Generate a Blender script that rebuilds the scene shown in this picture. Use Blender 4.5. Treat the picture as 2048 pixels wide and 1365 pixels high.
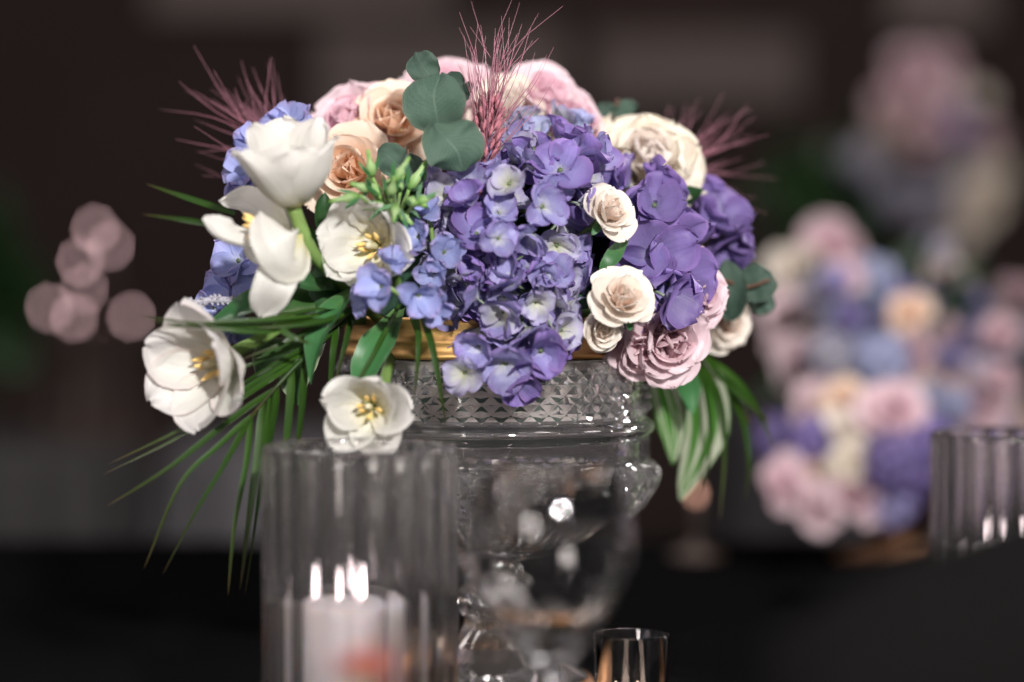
import bpy, math, random
from mathutils import Vector, Matrix, noise as mnoise
R = random.Random(7)
rad = math.radians
scene = bpy.context.scene
col = scene.collection
for o in list(bpy.data.objects): bpy.data.objects.remove(o)

# ------------------------------------------------------------------ camera
FOC = 1.417                       # focus distance, metres
PITCH = rad(2.0)
CAMZ = 0.289
cd = bpy.data.cameras.new('camera'); cam = bpy.data.objects.new('camera', cd); col.objects.link(cam)
cam.location = (0, -FOC, CAMZ); cam.rotation_euler = (rad(90) - PITCH, 0, 0)
cd.lens = 85; cd.sensor_width = 36; cd.clip_start = 0.02; cd.clip_end = 60
cd.dof.use_dof = True; cd.dof.focus_distance = FOC; cd.dof.aperture_fstop = 1.8; cd.dof.aperture_blades = 9
scene.camera = cam

# ------------------------------------------------------------------ world, lamps, exposure
w = bpy.data.worlds.new('World'); scene.world = w; w.use_nodes = True
bg = w.node_tree.nodes['Background']; bg.inputs[0].default_value = (0.86, 0.78, 0.80, 1); bg.inputs[1].default_value = 0.14
def spot(name, loc, target, power, size, radius, color, blend=0.5):
    l = bpy.data.lights.new(name, 'SPOT'); l.energy = power; l.spot_size = rad(size); l.spot_blend = blend
    l.shadow_soft_size = radius; l.color = color
    o = bpy.data.objects.new(name, l); col.objects.link(o); o.location = loc
    o.rotation_euler = (Vector(target) - Vector(loc)).to_track_quat('-Z', 'Y').to_euler()
    return o
spot('stage_spot', (0.70, -2.65, 1.32), (0, 0.05, 0.25), 560, 24, 0.085, (1.0, 0.965, 0.94), 0.6)
spot('glint_spot_left', (-1.6, 1.6, 2.6), (0, 0.1, 0.2), 60, 40, 0.04, (1.0, 0.93, 0.9))  # unseen lamp added behind the urn for sparkle in the glass
spot('glint_spot_right', (2.0, 1.5, 1.05), (0.02, -0.2, 0.16), 150, 30, 0.09, (1.0, 0.95, 0.95), 0.5)  # unseen lamp added for a bright reflection on the wine glass
spot('back_fill_spot', (0.9, 0.2, 2.6), (0.55, 1.6, 0.2), 110, 80, 0.08, (1.0, 0.93, 0.9), 0.9)  # added fill, out of view, for the flowers in the background
def lamp(name, loc, power, radius, color):
    l = bpy.data.lights.new(name, 'POINT'); l.energy = power; l.shadow_soft_size = radius; l.color = color
    o = bpy.data.objects.new(name, l); col.objects.link(o); o.location = loc
lamp('fill_lamp', (-1.1, -2.5, 0.75), 60, 0.26, (1.0, 0.9, 0.86))  # added unseen lamps: low front fill here, the others for glass reflections
lamp('fill_lamp', (1.9, -0.2, 1.4), 34, 0.26, (1.0, 0.92, 0.9))
lamp('fill_lamp', (1.5, 1.5, 1.9), 34, 0.26, (1.0, 0.92, 0.9))
lamp('fill_lamp', (-1.7, 1.2, 1.7), 34, 0.26, (1.0, 0.92, 0.9))
spot('tall_fill_spot', (1.6, 2.0, 2.4), (0.85, 3.1, 0.45), 25, 40, 0.06, (1.0, 0.9, 0.88), 0.8)  # added fill, out of view, to brighten the tall arrangement
for k in range(26):            # unseen point lamps added all round to sparkle in the cut crystal
    a = k * 2.39996; rr_ = 1.1 + 0.09 * k
    lamp('sparkle_lamp', (0.3 + rr_ * math.cos(a), -0.3 + rr_ * math.sin(a), 1.1 + 0.32 * (k % 4)), 3.2, 0.020, (1.0, 0.92, 0.92))
scene.view_settings.view_transform = 'Standard'; scene.view_settings.look = 'None'
scene.view_settings.exposure = 0.0; scene.view_settings.gamma = 1.0
scene.render.engine = 'CYCLES'
cy = scene.cycles
cy.use_denoising = True
try: cy.denoiser = 'OPENIMAGEDENOISE'
except Exception: pass
cy.max_bounces = 14; cy.transmission_bounces = 12; cy.glossy_bounces = 6; cy.transparent_max_bounces = 12; cy.diffuse_bounces = 3
cy.sample_clamp_indirect = 60.0; cy.caustics_reflective = False; cy.caustics_refractive = True; cy.blur_glossy = 0.3

# ------------------------------------------------------------------ pixel -> place
FPX = 2048 * 85 / 36
def P(px, py, Y):
    u = (px - 1024) / FPX; v = -(py - 682.5) / FPX
    d = Vector((u, math.cos(PITCH) + v * math.sin(PITCH), -math.sin(PITCH) + v * math.cos(PITCH)))
    s = (Y + FOC) / d.y
    return Vector((0, -FOC, CAMZ)) + d * s
def mm(px, Y): return px / FPX * (Y + FOC)      # pixel length -> metres at depth Y
def srgb(r, g, b):
    f = lambda c: ((c / 255 + 0.055) / 1.055) ** 2.4 if c > 10 else c / 255 / 12.92
    return (f(r), f(g), f(b))
def view(right, up, toward): return Vector((right, -toward, up)).normalized()

# ------------------------------------------------------------------ materials
MATS = {}
class NT:
    def __init__(s, name):
        s.m = bpy.data.materials.new(name); s.m.use_nodes = True; s.t = s.m.node_tree; s.t.nodes.clear()
        s.out = s.n('ShaderNodeOutputMaterial')
    def n(s, ty, **kw):
        nd = s.t.nodes.new(ty)
        for k, v in kw.items(): setattr(nd, k, v)
        return nd
    def l(s, a, b): s.t.links.new(a, b)
    def ramp(s, fac, stops, interp='EASE'):
        r = s.n('ShaderNodeValToRGB'); e = r.color_ramp.elements; r.color_ramp.interpolation = interp
        while len(e) < len(stops): e.new(0.5)
        for el, (p, c) in zip(e, stops): el.position = p; el.color = (*c, 1)
        s.l(fac, r.inputs[0]); return r.outputs[0]
    def mix(s, fac, a, b, mode='MIX'):
        m = s.n('ShaderNodeMix', data_type='RGBA', blend_type=mode)
        for sock, v in ((m.inputs[0], fac), (m.inputs[6], a), (m.inputs[7], b)):
            if isinstance(v, (int, float)): sock.default_value = v
            elif isinstance(v, tuple): sock.default_value = (*v, 1)
            else: s.l(v, sock)
        return m.outputs[2]
    def math(s, op, a, b=None):
        m = s.n('ShaderNodeMath', operation=op)
        for sock, v in ((m.inputs[0], a), (m.inputs[1], b)):
            if v is None: continue
            if isinstance(v, (int, float)): sock.default_value = v
            else: s.l(v, sock)
        return m.outputs[0]

def leafy(name, stops, transl=0.3, rough=0.5, vein=0.15, veinfreq=26, rnd=0.25, edge=None, edge_pow=3.0, spec=0.35, blotch=None, bump=0.25, stripes=None, midrib=None):
    """petal / leaf: pigment runs along uv.y (base to tip), uv.x across; fine veins along the length"""
    k = NT(name)
    uv = k.n('ShaderNodeUVMap'); sep = k.n('ShaderNodeSeparateXYZ'); k.l(uv.outputs[0], sep.inputs[0])
    oi = k.n('ShaderNodeObjectInfo')
    nz = k.n('ShaderNodeTexNoise'); nz.inputs['Scale'].default_value = 5.0; nz.inputs['Detail'].default_value = 3
    mp = k.n('ShaderNodeMapping'); k.l(uv.outputs[0], mp.inputs[0]); cmb = k.n('ShaderNodeCombineXYZ')
    k.l(k.math('MULTIPLY', oi.outputs['Random'], 37.0), cmb.inputs[0]); k.l(k.math('MULTIPLY', oi.outputs['Random'], 91.0), cmb.inputs[1])
    k.l(cmb.outputs[0], mp.inputs['Location']); k.l(mp.outputs[0], nz.inputs['Vector'])
    t = k.math('ADD', sep.outputs[1], k.math('MULTIPLY', k.math('SUBTRACT', nz.outputs['Fac'], 0.5), 0.35))
    c = k.ramp(t, stops)
    if edge:
        e = k.math('ABSOLUTE', k.math('SUBTRACT', k.math('MULTIPLY', sep.outputs[0], 2.0), 1.0))
        e = k.math('POWER', e, edge_pow); c = k.mix(k.math('MULTIPLY', e, 0.8), c, edge)
    # veins
    vm = k.n('ShaderNodeMapping'); k.l(mp.outputs[0], vm.inputs[0]); vm.inputs['Scale'].default_value = (veinfreq, 1.3, 1)
    vn = k.n('ShaderNodeTexNoise'); vn.inputs['Scale'].default_value = 1.0; vn.inputs['Detail'].default_value = 4; k.l(vm.outputs[0], vn.inputs['Vector'])
    vfac = k.math('MULTIPLY', k.math('SUBTRACT', vn.outputs['Fac'], 0.42), vein * 3.0)
    c = k.mix(k.math('MAXIMUM', vfac, 0.0), c, tuple(x * 0.5 for x in stops[-1][1]))
    if stripes:
        sm = k.n('ShaderNodeMapping'); k.l(mp.outputs[0], sm.inputs[0]); sm.inputs['Scale'].default_value = (stripes[1], 0.35, 1)
        sn = k.n('ShaderNodeTexNoise'); sn.inputs['Scale'].default_value = 1.0; sn.inputs['Detail'].default_value = 2; k.l(sm.outputs[0], sn.inputs['Vector'])
        c = k.mix(k.ramp(sn.outputs['Fac'], [(0.46, (0, 0, 0)), (0.54, (1, 1, 1))]), c, stripes[0])
    if midrib:
        mx = k.math('ABSOLUTE', k.math('SUBTRACT', sep.outputs[0], 0.5)); side = k.n('ShaderNodeTexWave'); side.inputs['Scale'].default_value = 2.6; side.inputs['Distortion'].default_value = 2.5; side.inputs['Detail'].default_value = 2
        sx = k.n('ShaderNodeCombineXYZ'); k.l(k.math('SUBTRACT', k.math('MULTIPLY', sep.outputs[1], 1.3), mx), sx.inputs[0]); k.l(sx.outputs[0], side.inputs['Vector'])
        f1 = k.ramp(mx, [(0.008, (1, 1, 1)), (0.022, (0, 0, 0))]); f2 = k.ramp(side.outputs['Fac'], [(0.93, (0, 0, 0)), (1.0, (0.5, 0.5, 0.5))])
        c = k.mix(f1, c, midrib); c = k.mix(f2, c, midrib)
        sp = k.n('ShaderNodeTexNoise'); sp.inputs['Scale'].default_value = 55; sp.inputs['Detail'].default_value = 4; k.l(mp.outputs[0], sp.inputs['Vector'])
        c = k.mix(k.ramp(sp.outputs['Fac'], [(0.42, (0, 0, 0)), (0.68, (0.55, 0.55, 0.55))]), c, midrib)
    if blotch:
        b = k.n('ShaderNodeTexNoise'); b.inputs['Scale'].default_value = 2.2; b.inputs['Detail'].default_value = 5; k.l(mp.outputs[0], b.inputs['Vector'])
        f = k.ramp(b.outputs['Fac'], [(0.45, (0, 0, 0)), (0.7, (1, 1, 1))]); c = k.mix(f, c, blotch)
    br = k.math('ADD', 1.0 - rnd / 2, k.math('MULTIPLY', oi.outputs['Random'], rnd))
    bc = k.n('ShaderNodeCombineXYZ'); [k.l(br, bc.inputs[i]) for i in range(3)]
    c = k.mix(1.0, c, bc.outputs[0], 'MULTIPLY')
    pr = k.n('ShaderNodeBsdfPrincipled'); k.l(c, pr.inputs['Base Color']); pr.inputs['Roughness'].default_value = rough
    pr.inputs['Specular IOR Level'].default_value = spec
    bp = k.n('ShaderNodeBump'); bp.inputs['Strength'].default_value = bump; bp.inputs['Distance'].default_value = 0.0006
    k.l(k.math('ADD', vn.outputs['Fac'], k.math('MULTIPLY', nz.outputs['Fac'], 0.8)), bp.inputs['Height']); k.l(bp.outputs[0], pr.inputs['Normal'])
    tr = k.n('ShaderNodeBsdfTranslucent'); k.l(c, tr.inputs[0]); k.l(bp.outputs[0], tr.inputs['Normal'])
    ms = k.n('ShaderNodeMixShader'); ms.inputs[0].default_value = transl
    k.l(pr.outputs[0], ms.inputs[1]); k.l(tr.outputs[0], ms.inputs[2]); k.l(ms.outputs[0], k.out.inputs[0])
    MATS[name] = k.m; return k.m
def plain(name, c, rough=0.6, metal=0.0, noise=0.2, scale=60, bump=0.2, sss=0.0, spec=0.4, aniso=None):
    k = NT(name); pr = k.n('ShaderNodeBsdfPrincipled')
    tc = k.n('ShaderNodeTexCoord'); nz = k.n('ShaderNodeTexNoise'); nz.inputs['Scale'].default_value = scale; nz.inputs['Detail'].default_value = 5
    src = tc.outputs['Object']
    if aniso:
        mp = k.n('ShaderNodeMapping'); mp.inputs['Scale'].default_value = aniso; k.l(src, mp.inputs[0]); src = mp.outputs[0]
    k.l(src, nz.inputs['Vector'])
    lo = tuple(x * (1 - noise) for x in c); hi = tuple(min(1, x * (1 + noise)) for x in c)
    k.l(k.ramp(nz.outputs['Fac'], [(0.3, lo), (0.7, hi)], 'LINEAR'), pr.inputs['Base Color'])
    pr.inputs['Roughness'].default_value = rough; pr.inputs['Metallic'].default_value = metal; pr.inputs['Specular IOR Level'].default_value = spec
    if sss: pr.inputs['Subsurface Weight'].default_value = sss; pr.inputs['Subsurface Radius'].default_value = (0.02, 0.014, 0.01); pr.inputs['Subsurface Scale'].default_value = 1.0
    bp = k.n('ShaderNodeBump'); bp.inputs['Strength'].default_value = bump; bp.inputs['Distance'].default_value = 0.002
    k.l(nz.outputs['Fac'], bp.inputs['Height']); k.l(bp.outputs[0], pr.inputs['Normal'])
    k.l(pr.outputs[0], k.out.inputs[0]); MATS[name] = k.m; return k.m
def glass(name, c=(0.96, 0.97, 0.96), ior=1.5, bump=0.0, haze=0.0, bscale=45, thru=0.0):
    k = NT(name); g = k.n('ShaderNodeBsdfGlass'); g.inputs['Color'].default_value = (*c, 1); g.inputs['Roughness'].default_value = 0.0; g.inputs['IOR'].default_value = ior
    if bump:
        tc = k.n('ShaderNodeTexCoord'); nz = k.n('ShaderNodeTexNoise'); nz.inputs['Scale'].default_value = bscale
        k.l(tc.outputs['Object'], nz.inputs['Vector']); bp = k.n('ShaderNodeBump'); bp.inputs['Strength'].default_value = bump; bp.inputs['Distance'].default_value = 0.002
        k.l(nz.outputs['Fac'], bp.inputs['Height']); k.l(bp.outputs[0], g.inputs['Normal'])
    sh = g.outputs[0]
    if haze:     # pale diffuse haze mixed in to lighten the glass
        d = k.n('ShaderNodeBsdfDiffuse'); d.inputs[0].default_value = (0.75, 0.72, 0.72, 1); ms = k.n('ShaderNodeMixShader'); tc = k.n('ShaderNodeTexCoord'); nz = k.n('ShaderNodeTexNoise'); nz.inputs['Scale'].default_value = 60; nz.inputs['Detail'].default_value = 6
        k.l(tc.outputs['Object'], nz.inputs['Vector']); k.l(k.math('MULTIPLY', nz.outputs['Fac'], haze * 2), ms.inputs[0]); k.l(g.outputs[0], ms.inputs[1]); k.l(d.outputs[0], ms.inputs[2]); sh = ms.outputs[0]
    if thru:     # thin wall: part of the light goes straight through
        tp_ = k.n('ShaderNodeBsdfTransparent'); m2 = k.n('ShaderNodeMixShader'); m2.inputs[0].default_value = thru; k.l(sh, m2.inputs[1]); k.l(tp_.outputs[0], m2.inputs[2]); sh = m2.outputs[0]
    k.l(sh, k.out.inputs[0]); MATS[name] = k.m; return k.m
def flame_mat(name, c, s):
    k = NT(name); e = k.n('ShaderNodeEmission'); e.inputs[0].default_value = (*c, 1); e.inputs[1].default_value = s
    k.l(e.outputs[0], k.out.inputs[0]); MATS[name] = k.m; return k.m

WHITE = (0.80, 0.79, 0.74)
leafy('tulip_white', [(0.0, (0.74, 0.70, 0.34)), (0.2, (0.80, 0.78, 0.66)), (0.5, WHITE), (1.0, (0.82, 0.80, 0.76))], transl=0.42, vein=0.2, veinfreq=15, rnd=0.08, rough=0.45, bump=0.6)
leafy('tulip_flushed', [(0.0, (0.78, 0.72, 0.4)), (0.2, (0.80, 0.78, 0.7)), (0.6, WHITE), (1.0, (0.82, 0.79, 0.77))], transl=0.42, vein=0.2, veinfreq=15, rnd=0.05, rough=0.45, bump=0.6, edge=(0.79, 0.66, 0.66), edge_pow=14)
leafy('pistil_pale', [(0.0, (0.6, 0.6, 0.3)), (1.0, (0.75, 0.7, 0.5))], rnd=0.1)
plain('stamen_gold', (0.85, 0.55, 0.20), 0.7, noise=0.3, scale=600)
leafy('leaf_tulip', [(0.0, (0.10, 0.20, 0.06)), (0.5, (0.045, 0.15, 0.05)), (1.0, (0.05, 0.17, 0.06))], transl=0.22, vein=0.25, veinfreq=22, rnd=0.4, rough=0.38, edge=(0.13, 0.22, 0.12), edge_pow=14)
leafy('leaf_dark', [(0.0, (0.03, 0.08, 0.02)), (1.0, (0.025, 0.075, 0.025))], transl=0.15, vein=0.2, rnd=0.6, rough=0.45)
leafy('leaf_palm', [(0.0, (0.030, 0.085, 0.008)), (0.5, (0.022, 0.066, 0.009)), (0.85, (0.03, 0.05, 0.008)), (1.0, (0.09, 0.065, 0.025))], transl=0.25, vein=0.25, veinfreq=8, rnd=0.45, rough=0.4)
leafy('leaf_variegated', [(0.0, (0.05, 0.18, 0.02)), (1.0, (0.06, 0.17, 0.03))], transl=0.3, vein=0.2, rnd=0.3, stripes=((0.42, 0.45, 0.34), 8))
leafy('leaf_margin', [(0.0, (0.05, 0.12, 0.03)), (1.0, (0.04, 0.11, 0.03))], transl=0.25, vein=0.2, rnd=0.3, edge=(0.5, 0.55, 0.38), edge_pow=5)
leafy('leaf_eucalyptus', [(0.0, (0.062, 0.105, 0.075)), (0.6, (0.040, 0.080, 0.058)), (1.0, (0.036, 0.072, 0.052))], transl=0.12, vein=0.12, veinfreq=60, rnd=0.35, rough=0.62, spec=0.25, edge=(0.12, 0.14, 0.10), edge_pow=20, bump=0.7, blotch=(0.060, 0.100, 0.075), midrib=(0.085, 0.13, 0.10))
leafy('stem_green', [(0.0, (0.22, 0.34, 0.10)), (1.0, (0.14, 0.25, 0.06))], transl=0.1, vein=0.15, rnd=0.2)
leafy('bud_green', [(0.0, (0.16, 0.33, 0.08)), (0.6, (0.35, 0.50, 0.22)), (1.0, (0.22, 0.40, 0.10))], transl=0.2, vein=0.2, rnd=0.4)
plain('stem_brown', (0.10, 0.05, 0.03), 0.7, scale=400)
# hydrangea pigments: pale eye, coloured rim
leafy('hydrangea_lavender', [(0.0, (0.62, 0.64, 0.52)), (0.22, (0.56, 0.57, 0.68)), (0.5, (0.31, 0.30, 0.57)), (1.0, (0.28, 0.22, 0.49))], transl=0.38, vein=0.2, veinfreq=16, rnd=0.45, edge=(0.31, 0.20, 0.50), edge_pow=5, bump=0.5, blotch=(0.36, 0.36, 0.60))
leafy('hydrangea_pale', [(0.0, (0.58, 0.60, 0.40)), (0.4, (0.58, 0.59, 0.56)), (0.8, (0.48, 0.47, 0.62)), (1.0, (0.42, 0.38, 0.60))], transl=0.38, vein=0.2, veinfreq=16, rnd=0.4, edge=(0.40, 0.33, 0.58), edge_pow=4, bump=0.5)
leafy('hydrangea_violet', [(0.0, (0.48, 0.48, 0.62)), (0.3, (0.28, 0.25, 0.53)), (1.0, (0.22, 0.15, 0.43))], transl=0.34, vein=0.2, veinfreq=16, rnd=0.4, edge=(0.33, 0.20, 0.48), edge_pow=4, bump=0.5)
leafy('hydrangea_deep', [(0.0, (0.32, 0.30, 0.50)), (0.3, (0.23, 0.18, 0.42)), (1.0, (0.20, 0.14, 0.37))], transl=0.34, vein=0.2, veinfreq=16, rnd=0.35, edge=(0.28, 0.17, 0.45), edge_pow=4, bump=0.5)
leafy('hydrangea_blue', [(0.0, (0.66, 0.70, 0.66)), (0.35, (0.50, 0.55, 0.74)), (1.0, (0.38, 0.40, 0.66))], transl=0.36, vein=0.15, veinfreq=14, rnd=0.3)
leafy('delphinium_blue', [(0.0, (0.55, 0.58, 0.75)), (0.3, (0.35, 0.40, 0.70)), (0.8, (0.33, 0.35, 0.66)), (1.0, (0.40, 0.34, 0.62))], transl=0.36, vein=0.2, veinfreq=14, rnd=0.4, bump=0.5)
leafy('floret_eye', [(0.0, (0.30, 0.36, 0.30)), (1.0, (0.14, 0.20, 0.08))], rnd=0.3)
def rosemat(nm, inner, mid, outer, **kw):
    leafy(nm + '_inner', [(0.0, tuple(x * 0.95 for x in inner)), (0.5, inner), (1.0, mid)], rnd=0.12, vein=0.06, **kw)
    leafy(nm + '_outer', [(0.0, inner), (0.4, mid), (0.9, outer), (1.0, tuple(min(1, x * 1.03) for x in outer))], rnd=0.15, vein=0.07, **kw)
rosemat('rose_peach', (0.92, 0.64, 0.45), (0.92, 0.70, 0.55), (0.92, 0.77, 0.64), transl=0.38)
rosemat('rose_pink', (0.74, 0.44, 0.54), (0.80, 0.55, 0.62), (0.82, 0.66, 0.70), transl=0.38)
rosemat('rose_cream', (0.88, 0.72, 0.62), (0.88, 0.79, 0.71), (0.88, 0.82, 0.74), transl=0.38)
rosemat('rose_ivory', (0.84, 0.76, 0.68), (0.86, 0.77, 0.71), (0.86, 0.80, 0.68), transl=0.38)
rosemat('rose_mauve', (0.70, 0.48, 0.53), (0.76, 0.56, 0.60), (0.80, 0.64, 0.68), transl=0.38)
rosemat('rose_coral', (0.45, 0.08, 0.05), (0.5, 0.12, 0.08), (0.55, 0.16, 0.11), transl=0.3)
leafy('wheat_pink', [(0.0, (0.33, 0.12, 0.16)), (1.0, (0.46, 0.21, 0.27))], transl=0.25, rnd=0.2, vein=0.1)
plain('wheat_grain', (0.36, 0.13, 0.16), 0.7, noise=0.4, scale=500)
plain('sprig_grey', (0.32, 0.31, 0.36), 0.85, noise=0.3, scale=700)
glass('crystal', (0.975, 0.975, 0.97), 1.54, haze=0.022, bump=0.06, bscale=150)
glass('crystal_cut', (0.975, 0.975, 0.97), 1.56, haze=0.065)
glass('vase_glass', (0.97, 0.965, 0.96), 1.48, bump=0.03, haze=0.013, thru=0.12)
glass('clear_glass', (0.985, 0.985, 0.985), 1.48, haze=0.0)
plain('gold', (1.0, 0.56, 0.22), 0.45, metal=1.0, noise=0.18, scale=30, bump=0.25, aniso=(1, 1, 12))
def liner_bands():
    # added liner: pale and dark green bands that brighten and pattern the facets
    k = NT('liner_bands'); pr = k.n('ShaderNodeBsdfPrincipled'); tc = k.n('ShaderNodeTexCoord'); sp = k.n('ShaderNodeSeparateXYZ'); k.l(tc.outputs['Object'], sp.inputs[0])
    nz = k.n('ShaderNodeTexNoise'); nz.inputs['Scale'].default_value = 25; k.l(tc.outputs['Object'], nz.inputs['Vector'])
    f = k.math('FRACT', k.math('ADD', k.math('DIVIDE', k.math('SUBTRACT', sp.outputs[2], 0.1905), 0.0115), k.math('MULTIPLY', nz.outputs['Fac'], 0.12)))
    k.l(k.ramp(f, [(0.0, (0.80, 0.71, 0.69)), (0.34, (0.72, 0.64, 0.62)), (0.40, (0.03, 0.09, 0.06)), (0.62, (0.03, 0.09, 0.06)), (0.68, (0.85, 0.76, 0.74))]), pr.inputs['Base Color']); pr.inputs['Metallic'].default_value = 0.3; pr.inputs['Roughness'].default_value = 0.4
    k.l(pr.outputs[0], k.out.inputs[0]); MATS['liner_bands'] = k.m
liner_bands()
plain('wax', (0.58, 0.54, 0.56), 0.5, noise=0.03, scale=30, bump=0.05, sss=0.6)
plain('wick', (0.02, 0.018, 0.016), 0.9)
plain('foam', (0.02, 0.06, 0.035), 0.9, noise=0.4, scale=300)
plain('black_cloth', (0.0022, 0.0021, 0.0023), 0.9, noise=0.25, scale=250, spec=0.02)
plain('grey_cloth', (0.075, 0.072, 0.078), 0.85, noise=0.15, scale=20, spec=0.2)
plain('charcoal_cloth', (0.035, 0.033, 0.034), 0.9, noise=0.2, scale=40, spec=0.05)
plain('black_fabric', (0.004, 0.0037, 0.0037), 0.9, noise=0.3, scale=300, spec=0.05)
plain('dark_wood', (0.03, 0.018, 0.013), 0.5, noise=0.4, scale=12, aniso=(1, 1, 0.1))
plain('hall_floor', (0.03, 0.024, 0.022), 0.7, noise=0.3, scale=3)
plain('hall_wall', (0.052, 0.033, 0.028), 0.8, noise=0.2, scale=1.5)
plain('wall_panel', (0.26, 0.215, 0.195), 0.8, noise=0.15, scale=2)
plain('far_gold', (0.30, 0.15, 0.07), 0.45, metal=1.0)
plain('bronze', (0.13, 0.065, 0.035), 0.5, metal=0.8)
flame_mat('flame', (1.0, 0.82, 0.84), 12)
flame_mat('flame_far', (1.0, 0.64, 0.66), 9)
flame_mat('flame_peach', (1.0, 0.52, 0.38), 2.2)
flame_mat('flame_small', (1.0, 0.74, 0.60), 5)

# ------------------------------------------------------------------ builders
def mesh(name, verts, faces, mat, uvs=None, smooth=True):
    me = bpy.data.meshes.new(name); me.from_pydata([tuple(v) for v in verts], [], faces)
    if uvs:
        ul = me.uv_layers.new(name='UVMap')
        for lp in me.loops: ul.data[lp.index].uv = uvs[lp.vertex_index]
    if smooth: me.polygons.foreach_set('use_smooth', [True] * len(me.polygons))
    if mat: me.materials.append(MATS[mat])
    me.update(); return me
def obj(name, me, parent=None, loc=None, M=None):
    o = bpy.data.objects.new(name, me); col.objects.link(o)
    if parent: o.parent = parent
    if M is not None: o.matrix_local = M
    elif loc is not None: o.location = loc
    return o
def tag(o, label, cat, group=None, kind=None):
    o['label'] = label; o['category'] = cat
    if group: o['group'] = group
    if kind: o['kind'] = kind
    return o
def thing(name, loc, label, cat, group=None):
    o = bpy.data.objects.new(name, None); o.empty_display_size = 0.01; col.objects.link(o); o.location = loc
    return tag(o, label, cat, group)
def keyf(keys, t):
    if t <= keys[0][0]: return keys[0][1]
    for (a, x), (b, y) in zip(keys, keys[1:]):
        if t <= b:
            f = (t - a) / (b - a); f = f * f * (3 - 2 * f) * 0.5 + f * 0.5; return x + (y - x) * f
    return keys[-1][1]
def basis(axis, roll=0.0):
    z = axis.normalized(); ref = Vector((0, 0, 1)) if abs(z.z) < 0.9 else Vector((0, 1, 0))
    x = ref.cross(z).normalized(); y = z.cross(x)
    return Matrix((x, y, z)).transposed() @ Matrix.Rotation(roll, 3, 'Z')
OVATE = [(0, .22), (.18, .6), (.45, .97), (.62, 1.0), (.8, .84), (.92, .52), (.98, .24), (1, .05)]
TULIP = [(0, .36), (.15, .64), (.4, .95), (.58, 1.0), (.76, .92), (.88, .68), (.96, .38), (1, .10)]
BROAD = [(0, .16), (.15, .5), (.35, .85), (.58, 1.0), (.74, .95), (.86, .78), (.94, .54), (.98, .32), (1, .12)]
ROUND = [(0, .12), (.06, .42), (.2, .78), (.45, 1.0), (.65, .97), (.85, .7), (.95, .42), (1, .1)]
def petal_geo(L, W, theta, cup, prof=OVATE, ruffle=0.0, rfreq=3, nu=8, nt=10, seed=0.0, r0=0.0, wav=0.0, twist=0.0):
    """grows from the base along the flower axis z; theta(t) = tilt away from the axis in degrees; cup = radius of cross curve"""
    vs, uv = [], []; r, z = r0, 0.0; tl_ = 0.0
    for i in range(nt + 1):
        t = 1 - (1 - i / nt) ** 1.35; dt = t - tl_; tl_ = t
        th = rad(keyf(theta, t)); wd = W * keyf(prof, t)
        if i:
            thm = rad(keyf(theta, t - dt / 2)); r += math.sin(thm) * L * dt; z += math.cos(thm) * L * dt
        N = (-math.cos(th), math.sin(th))
        rc = cup if not isinstance(cup, list) else keyf(cup, t)
        for j in range(nu + 1):
            u = j / nu * 2 - 1; s = u * wd
            a = s / rc; x = rc * math.sin(a); h = rc * (1 - math.cos(a))
            e = abs(u) ** 2 * t + t ** 6 * 0.6
            h += ruffle * e * math.sin(seed + rfreq * (u * 2.2 + t * 1.7) * 2)
            nv = mnoise.noise(Vector((u * 1.6 + seed * 3.1, t * 2.1 + seed, seed * 1.7)))
            h += wav * nv * (0.25 + t)
            dl = wav * 0.6 * mnoise.noise(Vector((u * 2.3 + seed, 9.0 + seed, t))) * t + (0.03 * L * mnoise.noise(Vector((u * 2.0, seed * 2.0, 4.4))) * t ** 4 if ruffle or wav else 0)
            x += twist * t * h
            vs.append(Vector((x, r + N[0] * h + math.sin(th) * dl, z + N[1] * h + math.cos(th) * dl))); uv.append((j / nu, t))
    fs = [(i * (nu + 1) + j, i * (nu + 1) + j + 1, (i + 1) * (nu + 1) + j + 1, (i + 1) * (nu + 1) + j) for i in range(nt) for j in range(nu)]
    return vs, fs, uv
def catmull(pts, n):
    if len(pts) == 2: return [pts[0].lerp(pts[1], i / n) for i in range(n + 1)]
    Q = [pts[0] * 2 - pts[1]] + list(pts) + [pts[-1] * 2 - pts[-2]]; m = len(pts) - 1; out = []
    for i in range(n + 1):
        f = i / n * m; k = min(int(f), m - 1); t = f - k; a, b, c, d = Q[k:k + 4]
        out.append(0.5 * ((2 * b) + (c - a) * t + (2 * a - 5 * b + 4 * c - d) * t * t + (3 * b - a - 3 * c + d) * t ** 3))
    return out
def strip_geo(pts, W, prof, hint, cup=0.0, fold=0.0, n=14, nu=4, wav=0.0, seed=0.0, roll=0.0):
    """a blade along a 3-D path; hint = the way its face looks; cup > 0 lifts the edges toward the face"""
    C = catmull(pts, n); vs, uv = [], []
    for i, p in enumerate(C):
        t = i / n; T = (C[min(i + 1, n)] - C[max(i - 1, 0)]).normalized()
        S = T.cross(hint).normalized(); N = S.cross(T).normalized()
        if roll: q = Matrix.Rotation(roll * t, 3, T); S = q @ S; N = q @ N
        wd = W * keyf(prof, t)
        for j in range(nu + 1):
            u = j / nu * 2 - 1
            h = cup * u * u * wd + fold * abs(u) * wd + wav * mnoise.noise(Vector((u * 1.5 + seed, t * 3 + seed * 2, seed))) * (0.3 + abs(u))
            vs.append(p + S * (u * wd * (1 - 0.12 * abs(cup) * u * u)) + N * h); uv.append((j / nu, t))
    fs = [(i * (nu + 1) + j, i * (nu + 1) + j + 1, (i + 1) * (nu + 1) + j + 1, (i + 1) * (nu + 1) + j) for i in range(n) for j in range(nu)]
    return vs, fs, uv
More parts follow.
